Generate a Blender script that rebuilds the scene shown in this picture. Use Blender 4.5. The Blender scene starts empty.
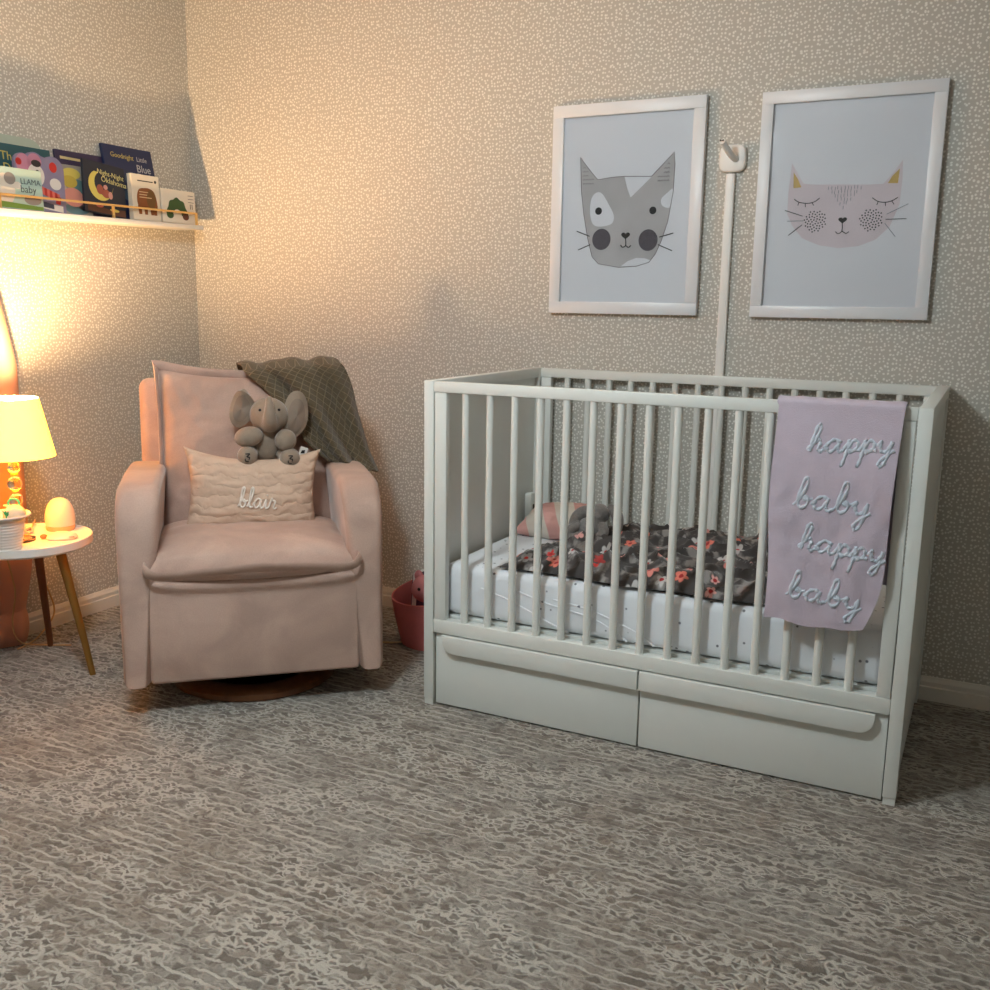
import bpy, bmesh, math, random
from math import pi, sin, cos, radians, sqrt, atan2
from mathutils import Vector, Matrix, noise

random.seed(7)
SC = bpy.context.scene
COL = SC.collection

# ------------------------------------------------------------------ materials
def srgb(r, g, b):
    f = lambda c: (c / 12.92) if c <= .04045 else ((c + .055) / 1.055) ** 2.4
    return (f(r / 255), f(g / 255), f(b / 255), 1)

def new_mat(name):
    m = bpy.data.materials.new(name)
    m.use_nodes = True
    nt = m.node_tree
    return m, nt, nt.nodes['Principled BSDF']

def N(nt, kind, **kw):
    n = nt.nodes.new(kind)
    for k, v in kw.items():
        if k in n.inputs: n.inputs[k].default_value = v
        else: setattr(n, k, v)
    return n

def L(nt, a, b): nt.links.new(a, b)

def math_node(nt, op, a, b=None, c=None):
    n = nt.nodes.new('ShaderNodeMath'); n.operation = op
    for i, v in enumerate((a, b, c)):
        if v is None: continue
        if isinstance(v, (int, float)): n.inputs[i].default_value = v
        else: L(nt, v, n.inputs[i])
    return n.outputs[0]

def mixc(nt, fac, a, b):
    n = nt.nodes.new('ShaderNodeMix'); n.data_type = 'RGBA'
    for i, v in ((0, fac), (6, a), (7, b)):
        if isinstance(v, (int, float)): n.inputs[i].default_value = v
        elif isinstance(v, tuple): n.inputs[i].default_value = v
        else: L(nt, v, n.inputs[i])
    return n.outputs[2]

def smooth(nt, v, lo, hi):
    n = nt.nodes.new('ShaderNodeMapRange'); n.interpolation_type = 'SMOOTHSTEP'
    L(nt, v, n.inputs[0]); n.inputs[1].default_value = lo; n.inputs[2].default_value = hi
    return n.outputs[0]

def plain(name, c, rough=.6, metal=0, var=.04, vscale=30, bump=0, bscale=200, sheen=0, spec=.5, emit=None, es=1, coat=0):
    m, nt, p = new_mat(name)
    tc = N(nt, 'ShaderNodeTexCoord')
    nz = N(nt, 'ShaderNodeTexNoise', Scale=vscale, Detail=3.0)
    L(nt, tc.outputs['Object'], nz.inputs['Vector'])
    dk = tuple(x * (1 - var * 2) for x in c[:3]) + (1,)
    lt = tuple(min(1, x * (1 + var)) for x in c[:3]) + (1,)
    L(nt, mixc(nt, nz.outputs['Fac'], dk, lt), p.inputs['Base Color'])
    p.inputs['Roughness'].default_value = rough
    p.inputs['Metallic'].default_value = metal
    p.inputs['Specular IOR Level'].default_value = spec
    p.inputs['Coat Weight'].default_value = coat
    if sheen:
        p.inputs['Sheen Weight'].default_value = sheen
        p.inputs['Sheen Roughness'].default_value = .4
    if emit:
        p.inputs['Emission Color'].default_value = emit
        p.inputs['Emission Strength'].default_value = es
    if bump:
        b = N(nt, 'ShaderNodeBump', Strength=bump, Distance=.002)
        n2 = N(nt, 'ShaderNodeTexNoise', Scale=bscale, Detail=2.0)
        L(nt, tc.outputs['Object'], n2.inputs['Vector'])
        L(nt, n2.outputs['Fac'], b.inputs['Height']); L(nt, b.outputs[0], p.inputs['Normal'])
    return m

def wallpaper(name, horiz):
    m, nt, p = new_mat(name)
    tc = N(nt, 'ShaderNodeTexCoord')
    sp = N(nt, 'ShaderNodeSeparateXYZ'); L(nt, tc.outputs['Object'], sp.inputs[0])
    cb = N(nt, 'ShaderNodeCombineXYZ')
    L(nt, sp.outputs[horiz], cb.inputs[0]); L(nt, sp.outputs['Z'], cb.inputs[1])
    nz = N(nt, 'ShaderNodeTexNoise', Scale=40.0, Detail=1.0); L(nt, cb.outputs[0], nz.inputs['Vector'])
    off = N(nt, 'ShaderNodeVectorMath', operation='SCALE'); off.inputs['Scale'].default_value = .006
    L(nt, nz.outputs['Color'], off.inputs[0])
    ad = N(nt, 'ShaderNodeVectorMath', operation='ADD')
    L(nt, cb.outputs[0], ad.inputs[0]); L(nt, off.outputs[0], ad.inputs[1])
    vo = N(nt, 'ShaderNodeTexVoronoi', voronoi_dimensions='2D', Scale=80.0, Randomness=.76)
    L(nt, ad.outputs[0], vo.inputs['Vector'])
    sc = N(nt, 'ShaderNodeSeparateColor'); L(nt, vo.outputs['Color'], sc.inputs[0])
    thr = math_node(nt, 'MULTIPLY_ADD', sc.outputs[0], .10, .20)
    d = math_node(nt, 'SUBTRACT', vo.outputs['Distance'], thr)
    f = smooth(nt, d, .09, -.09)
    base = srgb(182, 178, 169); dot = srgb(226, 224, 217)
    L(nt, mixc(nt, f, base, dot), p.inputs['Base Color'])
    p.inputs['Roughness'].default_value = .55
    p.inputs['Specular IOR Level'].default_value = .3
    return m

def carpet_mat():
    m, nt, p = new_mat('carpet')
    tc = N(nt, 'ShaderNodeTexCoord')
    sp = N(nt, 'ShaderNodeSeparateXYZ'); L(nt, tc.outputs['Object'], sp.inputs[0])
    X, Y = sp.outputs['X'], sp.outputs['Y']
    def nse(sx, sy, scale, detail=2.0, rough=.5):
        mp = N(nt, 'ShaderNodeMapping'); mp.inputs['Scale'].default_value = (sx, sy, 1)
        L(nt, tc.outputs['Object'], mp.inputs['Vector'])
        n = N(nt, 'ShaderNodeTexNoise', noise_dimensions='2D', Scale=scale, Detail=detail, Roughness=rough)
        L(nt, mp.outputs[0], n.inputs['Vector']); return n.outputs['Fac']
    patch = smooth(nt, nse(.8, 1.6, 3.6, 2.0), .42, .60)          # calm rows <-> squiggles
    amp = math_node(nt, 'MULTIPLY_ADD', patch, .38, .26)
    wob = math_node(nt, 'SUBTRACT', nse(1, .7, 34.0, 2.0), .5)
    wob2 = math_node(nt, 'SUBTRACT', nse(1, 1, 7.0, 1.0), .5)
    ph = math_node(nt, 'MULTIPLY', Y, 36.0)
    ph = math_node(nt, 'ADD', ph, math_node(nt, 'MULTIPLY', math_node(nt, 'MULTIPLY', wob, amp), 2.6))
    ph = math_node(nt, 'ADD', ph, math_node(nt, 'MULTIPLY', wob2, .9))
    wave = math_node(nt, 'SINE', math_node(nt, 'MULTIPLY', ph, 2 * pi))
    wid = math_node(nt, 'SUBTRACT', nse(.5, 1.6, 9.0, 2.0), .5)
    line = smooth(nt, math_node(nt, 'ADD', wave, math_node(nt, 'MULTIPLY', wid, 1.5)), .45, .95)
    # the dark rows break into short tufts, slanted against the rows
    wv = N(nt, 'ShaderNodeTexNoise', noise_dimensions='2D', Scale=30.0, Detail=2.0); L(nt, tc.outputs['Object'], wv.inputs['Vector'])
    ws = N(nt, 'ShaderNodeVectorMath', operation='SCALE'); ws.inputs['Scale'].default_value = .03; L(nt, wv.outputs['Color'], ws.inputs[0])
    wa = N(nt, 'ShaderNodeVectorMath', operation='ADD'); L(nt, tc.outputs['Object'], wa.inputs[0]); L(nt, ws.outputs[0], wa.inputs[1])
    mp = N(nt, 'ShaderNodeMapping'); mp.inputs['Scale'].default_value = (34, 62, 1); mp.inputs['Rotation'].default_value = (0, 0, .30); L(nt, wa.outputs[0], mp.inputs[0])
    vd = N(nt, 'ShaderNodeTexVoronoi', voronoi_dimensions='2D', feature='DISTANCE_TO_EDGE', Scale=1.0); L(nt, mp.outputs[0], vd.inputs['Vector'])
    vc = N(nt, 'ShaderNodeTexVoronoi', voronoi_dimensions='2D', Scale=1.0); L(nt, mp.outputs[0], vc.inputs['Vector'])
    vs = N(nt, 'ShaderNodeSeparateColor'); L(nt, vc.outputs['Color'], vs.inputs[0])
    gap = smooth(nt, vd.outputs['Distance'], .26, .05)
    gap = math_node(nt, 'MULTIPLY', gap, math_node(nt, 'MULTIPLY_ADD', patch, .60, .38))
    gap = math_node(nt, 'MULTIPLY', gap, smooth(nt, nse(1, 1, 24.0, 1.0), .36, .54))
    line = math_node(nt, 'MULTIPLY', line, math_node(nt, 'MULTIPLY_ADD', smooth(nt, nse(.6, 1, 16.0, 2.0), .34, .52), .70, .20))
    light = math_node(nt, 'MAXIMUM', line, gap)
    tone = smooth(nt, nse(1, 1, 2.3, 3.0), .35, .68)
    dark = mixc(nt, tone, srgb(144, 134, 122), srgb(152, 146, 137))
    dark = mixc(nt, math_node(nt, 'MULTIPLY', smooth(nt, vs.outputs[0], .25, .9), .75), dark, srgb(104, 95, 87))
    dark = mixc(nt, math_node(nt, 'MULTIPLY', smooth(nt, nse(1, 1, 70.0, 2.0), .50, .66), .5), dark, srgb(96, 88, 80))
    colr = mixc(nt, light, dark, srgb(194, 188, 177))
    fuzz = nse(1, 1, 420.0, 1.0)
    hsv = N(nt, 'ShaderNodeHueSaturation'); L(nt, colr, hsv.inputs['Color'])
    L(nt, math_node(nt, 'MULTIPLY_ADD', fuzz, .5, .76), hsv.inputs['Value'])
    L(nt, hsv.outputs[0], p.inputs['Base Color'])
    p.inputs['Roughness'].default_value = 1.0
    p.inputs['Specular IOR Level'].default_value = .1
    p.inputs['Sheen Weight'].default_value = .15
    h = math_node(nt, 'ADD', math_node(nt, 'MULTIPLY', light, -.8), math_node(nt, 'MULTIPLY', fuzz, .5))
    h = math_node(nt, 'ADD', h, math_node(nt, 'MULTIPLY', vd.outputs['Distance'], .7))
    b = N(nt, 'ShaderNodeBump', Strength=.9, Distance=.007)
    L(nt, h, b.inputs['Height']); L(nt, b.outputs[0], p.inputs['Normal'])
    return m

def floral_mat():
    m, nt, p = new_mat('floral_fleece')
    tc = N(nt, 'ShaderNodeTexCoord')
    sp = N(nt, 'ShaderNodeUVMap')
    vo = N(nt, 'ShaderNodeTexVoronoi', voronoi_dimensions='2D', Scale=12.0, Randomness=.9)
    L(nt, sp.outputs[0], vo.inputs['Vector'])
    sub = N(nt, 'ShaderNodeVectorMath', operation='SUBTRACT')
    sc = N(nt, 'ShaderNodeVectorMath', operation='SCALE'); sc.inputs['Scale'].default_value = 1.0
    L(nt, sp.outputs[0], sc.inputs[0])
    L(nt, sc.outputs[0], sub.inputs[0]); L(nt, vo.outputs['Position'], sub.inputs[1])
    sx = N(nt, 'ShaderNodeSeparateXYZ'); L(nt, sub.outputs[0], sx.inputs[0])
    ang = math_node(nt, 'ARCTAN2', sx.outputs[1], sx.outputs[0])
    c = N(nt, 'ShaderNodeSeparateColor'); L(nt, vo.outputs['Color'], c.inputs[0])
    pet = math_node(nt, 'ABSOLUTE', math_node(nt, 'COSINE', math_node(nt, 'MULTIPLY', ang, 2.5)))
    rad = math_node(nt, 'MULTIPLY', math_node(nt, 'MULTIPLY_ADD', pet, .12, .15), math_node(nt, 'MULTIPLY_ADD', c.outputs[1], .7, .65))
    f = smooth(nt, math_node(nt, 'SUBTRACT', vo.outputs['Distance'], rad), .03, -.03)
    r = N(nt, 'ShaderNodeValToRGB'); r.color_ramp.interpolation = 'CONSTANT'
    cols = [(0, srgb(228, 124, 106)), (.18, srgb(230, 170, 162)), (.4, srgb(196, 192, 190)), (.62, srgb(205, 55, 50)), (.70, srgb(150, 146, 144)), (.86, srgb(226, 140, 128))]
    el = r.color_ramp.elements
    el[0].position, el[0].color = cols[0]; el[1].position, el[1].color = cols[1]
    for q, cc in cols[2:]:
        e = el.new(q); e.color = cc
    L(nt, c.outputs[0], r.inputs[0])
    nz = N(nt, 'ShaderNodeTexNoise', Scale=16.0, Detail=3.0); L(nt, sp.outputs[0], nz.inputs['Vector'])
    bg = mixc(nt, smooth(nt, nz.outputs['Fac'], .52, .64), srgb(70, 65, 64), srgb(146, 141, 138))
    f = math_node(nt, 'MULTIPLY', f, smooth(nt, c.outputs[2], .34, .36))
    core = smooth(nt, vo.outputs['Distance'], .10, .06)
    col = mixc(nt, f, bg, r.outputs[0])
    col = mixc(nt, math_node(nt, 'MULTIPLY', core, f), col, srgb(170, 30, 35))
    L(nt, col, p.inputs['Base Color'])
    p.inputs['Roughness'].default_value = .95; p.inputs['Sheen Weight'].default_value = .3
    return m

def sheet_mat():
    m, nt, p = new_mat('dotted_sheet')
    tc = N(nt, 'ShaderNodeTexCoord')
    vo = N(nt, 'ShaderNodeTexVoronoi', Scale=34.0, Randomness=.75); L(nt, tc.outputs['Object'], vo.inputs['Vector'])
    f = smooth(nt, vo.outputs['Distance'], .19, .11)
    L(nt, mixc(nt, f, srgb(232, 234, 238), srgb(120, 122, 130)), p.inputs['Base Color'])
    p.inputs['Roughness'].default_value = .85
    b = N(nt, 'ShaderNodeBump', Strength=.35, Distance=.01)
    n2 = N(nt, 'ShaderNodeTexNoise', Scale=9.0, Detail=2.0); L(nt, tc.outputs['Object'], n2.inputs['Vector'])
    L(nt, n2.outputs['Fac'], b.inputs['Height']); L(nt, b.outputs[0], p.inputs['Normal'])
    return m

def knit_mat():
    m, nt, p = new_mat('lattice_knit')
    uv = N(nt, 'ShaderNodeUVMap')
    sp = N(nt, 'ShaderNodeSeparateXYZ'); L(nt, uv.outputs[0], sp.inputs[0])
    a = math_node(nt, 'ADD', sp.outputs[0], sp.outputs[1]); b_ = math_node(nt, 'SUBTRACT', sp.outputs[0], sp.outputs[1])
    def ln(v):
        s = math_node(nt, 'ABSOLUTE', math_node(nt, 'SINE', math_node(nt, 'MULTIPLY', v, pi * 24)))
        return smooth(nt, s, .22, .06)
    f = math_node(nt, 'MAXIMUM', ln(a), ln(b_))
    nz = N(nt, 'ShaderNodeTexNoise', Scale=120.0, Detail=2.0); L(nt, uv.outputs[0], nz.inputs['Vector'])
    base = mixc(nt, nz.outputs['Fac'], srgb(72, 61, 44), srgb(98, 85, 63))
    L(nt, mixc(nt, math_node(nt, 'MULTIPLY', f, .8), base, srgb(128, 112, 84)), p.inputs['Base Color'])
    p.inputs['Roughness'].default_value = .95; p.inputs['Sheen Weight'].default_value = .2
    b = N(nt, 'ShaderNodeBump', Strength=.7, Distance=.004)
    L(nt, math_node(nt, 'ADD', f, math_node(nt, 'MULTIPLY', nz.outputs['Fac'], .3)), b.inputs['Height']); L(nt, b.outputs[0], p.inputs['Normal'])
    return m

def velvet_mat(name, c, sheen=.35):
    m, nt, p = new_mat(name)
    tc = N(nt, 'ShaderNodeTexCoord')
    nz = N(nt, 'ShaderNodeTexNoise', Scale=5.0, Detail=4.0, Distortion=.6); L(nt, tc.outputs['Object'], nz.inputs['Vector'])
    dk = tuple(x * .86 for x in c[:3]) + (1,); lt = tuple(min(1, x * 1.08) for x in c[:3]) + (1,)
    n3 = N(nt, 'ShaderNodeTexNoise', Scale=260.0, Detail=2.0); L(nt, tc.outputs['Object'], n3.inputs['Vector'])
    col = mixc(nt, smooth(nt, nz.outputs['Fac'], .35, .65), dk, lt)
    hs = N(nt, 'ShaderNodeHueSaturation'); L(nt, col, hs.inputs['Color'])
    L(nt, math_node(nt, 'MULTIPLY_ADD', n3.outputs['Fac'], .24, .88), hs.inputs['Value'])
    L(nt, hs.outputs[0], p.inputs['Base Color'])
    p.inputs['Roughness'].default_value = .9; p.inputs['Sheen Weight'].default_value = sheen; p.inputs['Sheen Roughness'].default_value = .35
    p.inputs['Specular IOR Level'].default_value = .2
    b = N(nt, 'ShaderNodeBump', Strength=.5, Distance=.012)
    n2 = N(nt, 'ShaderNodeTexNoise', Scale=7.0, Detail=2.0, Distortion=.5); L(nt, tc.outputs['Object'], n2.inputs['Vector'])
    L(nt, n2.outputs['Fac'], b.inputs['Height']); L(nt, b.outputs[0], p.inputs['Normal'])
    return m

def quilt_mat():
    m, nt, p = new_mat('quilted_cotton')
    tc = N(nt, 'ShaderNodeTexCoord')
    nz = N(nt, 'ShaderNodeTexNoise', Scale=18.0, Detail=4.0); L(nt, tc.outputs['Object'], nz.inputs['Vector'])
    L(nt, mixc(nt, nz.outputs['Fac'], srgb(200, 170, 148), srgb(216, 188, 166)), p.inputs['Base Color'])
    p.inputs['Roughness'].default_value = .9
    w = N(nt, 'ShaderNodeTexWave', wave_type='BANDS', bands_direction='Z', wave_profile='SIN', Scale=10.0, Distortion=5.0, Detail=2.0)
    w.inputs['Detail Scale'].default_value = 2.5; L(nt, tc.outputs['Object'], w.inputs['Vector'])
    h = math_node(nt, 'ADD', math_node(nt, 'POWER', w.outputs['Fac'], .35), math_node(nt, 'MULTIPLY', nz.outputs['Fac'], 1.6))
    b = N(nt, 'ShaderNodeBump', Strength=.45, Distance=.006)
    L(nt, h, b.inputs['Height']); L(nt, b.outputs[0], p.inputs['Normal'])
    return m

def translucent(name, c, tr=.5, rough=.8):
    m, nt, p = new_mat(name)
    p.inputs['Base Color'].default_value = c; p.inputs['Roughness'].default_value = rough
    t = N(nt, 'ShaderNodeBsdfTranslucent'); t.inputs[0].default_value = c
    mx = N(nt, 'ShaderNodeMixShader'); mx.inputs[0].default_value = tr
    tc = N(nt, 'ShaderNodeTexCoord'); nz = N(nt, 'ShaderNodeTexNoise', Scale=300.0); L(nt, tc.outputs['Object'], nz.inputs['Vector'])
    b = N(nt, 'ShaderNodeBump', Strength=.1, Distance=.002); L(nt, nz.outputs['Fac'], b.inputs['Height']); L(nt, b.outputs[0], p.inputs['Normal'])
    L(nt, p.outputs[0], mx.inputs[1]); L(nt, t.outputs[0], mx.inputs[2])
    L(nt, mx.outputs[0], nt.nodes['Material Output'].inputs[0])
    return m

def pane_mat():
    m, nt, p = new_mat('picture_glazing')
    gl = N(nt, 'ShaderNodeBsdfGlossy'); gl.inputs['Roughness'].default_value = .06
    gl.inputs['Color'].default_value = (.9, .9, .9, 1)
    tr = N(nt, 'ShaderNodeBsdfTransparent'); fr = N(nt, 'ShaderNodeFresnel', IOR=1.45)
    tc = N(nt, 'ShaderNodeTexCoord'); nz = N(nt, 'ShaderNodeTexNoise', Scale=4.0, Detail=1.0); L(nt, tc.outputs['Object'], nz.inputs['Vector'])
    b = N(nt, 'ShaderNodeBump', Strength=.25, Distance=.01); L(nt, nz.outputs['Fac'], b.inputs['Height']); L(nt, b.outputs[0], gl.inputs['Normal'])
    mx = N(nt, 'ShaderNodeMixShader'); L(nt, fr.outputs[0], mx.inputs[0])
    L(nt, tr.outputs[0], mx.inputs[1]); L(nt, gl.outputs[0], mx.inputs[2])
    L(nt, mx.outputs[0], nt.nodes['Material Output'].inputs[0])
    return m

def glass_mat():
    m, nt, p = new_mat('clear_glass')
    p.inputs['Base Color'].default_value = (1, .97, .92, 1); p.inputs['Roughness'].default_value = .02
    p.inputs['Transmission Weight'].default_value = 1; p.inputs['IOR'].default_value = 1.45
    return m

def wood_mat():
    m, nt, p = new_mat('walnut_wood')
    tc = N(nt, 'ShaderNodeTexCoord')
    mp = N(nt, 'ShaderNodeMapping'); mp.inputs['Scale'].default_value = (1, 1, .15); L(nt, tc.outputs['Object'], mp.inputs[0])
    w = N(nt, 'ShaderNodeTexNoise', Scale=40.0, Detail=5.0, Distortion=1.0); L(nt, mp.outputs[0], w.inputs['Vector'])
    L(nt, mixc(nt, w.outputs['Fac'], srgb(78, 46, 26), srgb(128, 82, 48)), p.inputs['Base Color'])
    p.inputs['Roughness'].default_value = .4
    return m

M = dict(
    back=wallpaper('dotted_wallpaper', 'X'), left=wallpaper('dotted_wallpaper_side', 'Y'),
    carpet=carpet_mat(), ceiling=plain('ceiling_paint', srgb(206, 205, 203), .9),
    trim=plain('trim_paint', srgb(222, 216, 206), .45),
    crib=plain('crib_lacquer', srgb(224, 226, 221), .32, var=.01),
    slot=plain('dark_slot', srgb(60, 58, 54), .8),
    fabric=velvet_mat('pink_velvet', srgb(192, 163, 149)),
    under=plain('black_lining', srgb(20, 18, 18), .9),
    wood=wood_mat(), sheet=sheet_mat(), floral=floral_mat(), knit=knit_mat(), quilt=quilt_mat(),
    white=plain('white_plastic', srgb(232, 230, 226), .35, var=.01), frame=plain('frame_lacquer', srgb(222, 225, 230), .35, var=.01),
    paper=plain('print_paper', srgb(228, 225, 228), .6, var=.01),
    catgrey=plain('grey_wash', srgb(194, 188, 187), .8, var=.14, vscale=9), catpink=plain('blush_wash', srgb(224, 209, 212), .8, var=.05, vscale=12),
    cheek=plain('cheek_wash', srgb(98, 90, 97), .8, var=.2, vscale=90), ink=plain('black_ink', srgb(28, 26, 28), .7), line=plain('grey_ink', srgb(130, 118, 118), .8),
    gold=plain('gold_ink', srgb(206, 170, 92), .5, var=.1), greyline=plain('silver_ink', srgb(150, 148, 155), .7),
    brass=plain('brass_metal', srgb(214, 178, 116), .35, metal=.6, var=.02), legwood=plain('brown_leg', srgb(112, 66, 32), .4, var=.12, vscale=60),
    brassleg=plain('aged_brass', srgb(150, 112, 52), .35, metal=.55, var=.06),
    tabletop=plain('table_lacquer', srgb(236, 232, 226), .35, var=.01),
    shade=translucent('emissive_lamp_fabric', srgb(240, 222, 184), .008), glass=glass_mat(),
    curtain=translucent('peach_curtain', srgb(214, 160, 136), .2),
    bulb=plain('glowing_bulb', (1, 1, 1, 1), .5, emit=(1, .62, .30, 1), es=4200),
    globe=plain('glowing_globe', (1, 1, 1, 1), .5, emit=(.82, .95, 1.0, 1), es=122),
    pot=plain('ribbed_ceramic', srgb(226, 218, 210), .6, var=.02), mint=plain('mint_silicone', srgb(90, 215, 160), .4), teal=plain('teal_plastic', srgb(20, 160, 110), .35),
    cream=plain('cream_silicone', srgb(230, 214, 186), .45), egg=plain('egg_plastic', srgb(240, 214, 196), .5, var=.01), eggbase=plain('egg_base', srgb(240, 170, 120), .5),
    orange=plain('orange_plastic', srgb(245, 110, 50), .5), cord=plain('beige_cord', srgb(196, 160, 116), .6),
    plush=plain('grey_plush', srgb(150, 134, 118), .95, var=.08, vscale=60, bump=.8, bscale=300, sheen=.5),
    plushdark=plain('dark_grey_plush', srgb(140, 136, 134), .95, var=.2, vscale=90, bump=1.0, bscale=160, sheen=.5),
    ears=plain('ear_lining', srgb(138, 122, 108), .9, var=.1, sheen=.3), lilac=plain('lilac_knit', srgb(198, 185, 199), .95, var=.04, bump=.6, bscale=400, sheen=.3),
    chenille=plain('white_chenille', srgb(206, 214, 226), .95, var=.06, bump=.8, bscale=500, sheen=.3),
    thread=plain('white_thread', srgb(240, 230, 220), .8),
    stripes=None, bin=plain('coral_felt', srgb(214, 118, 116), .9, var=.06, bump=.5), navy=plain('navy_felt', srgb(28, 34, 72), .9), palegrey=plain('pale_felt', srgb(176, 152, 146), .9),
    pinktoy=plain('pink_toy', srgb(206, 130, 132), .8), purple=plain('plum_paper', srgb(70, 46, 84), .6),
)

def stripe_mat():
    m, nt, p = new_mat('blush_striped_cotton')
    uv = N(nt, 'ShaderNodeUVMap'); sp = N(nt, 'ShaderNodeSeparateXYZ'); L(nt, uv.outputs[0], sp.inputs[0])
    v = math_node(nt, 'ADD', math_node(nt, 'MULTIPLY', sp.outputs[0], 2.3), math_node(nt, 'MULTIPLY', sp.outputs[1], .9))
    s = math_node(nt, 'SINE', math_node(nt, 'MULTIPLY', v, 2 * pi))
    L(nt, mixc(nt, smooth(nt, s, .25, .4), srgb(222, 212, 200), srgb(222, 168, 160)), p.inputs['Base Color'])
    p.inputs['Roughness'].default_value = .9
    return m
M['stripes'] = stripe_mat()
_p = M['shade'].node_tree.nodes['Principled BSDF']; _p.inputs['Emission Color'].default_value = (1, .44, .016, 1); _p.inputs['Emission Strength'].default_value = 8.0  # shade fabric emits by itself, standing in for bulb light through the cloth
FLAT = {}
def flat(r, g, b, rough=.55):
    k = (r, g, b)
    if k not in FLAT: FLAT[k] = plain('printed_%02x%02x%02x' % k, srgb(r, g, b), rough, var=.02)
    return FLAT[k]

# ------------------------------------------------------------------ mesh builder
def catmull(pts, n=8, closed=False):
    pts = [Vector(p) for p in pts]; out = []
    m = len(pts)
    rng = range(m if closed else m - 1)
    for i in rng:
        p0 = pts[(i - 1) % m] if closed or i > 0 else pts[i]
        p1 = pts[i]; p2 = pts[(i + 1) % m]
        p3 = pts[(i + 2) % m] if closed or i + 2 < m else p2
        for k in range(n):
            t = k / n
            out.append(.5 * ((2 * p1) + (p2 - p0) * t + (2 * p0 - 5 * p1 + 4 * p2 - p3) * t * t + (3 * p1 - p0 - 3 * p2 + p3) * t ** 3))
    if not closed: out.append(pts[-1])
    return out

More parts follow.
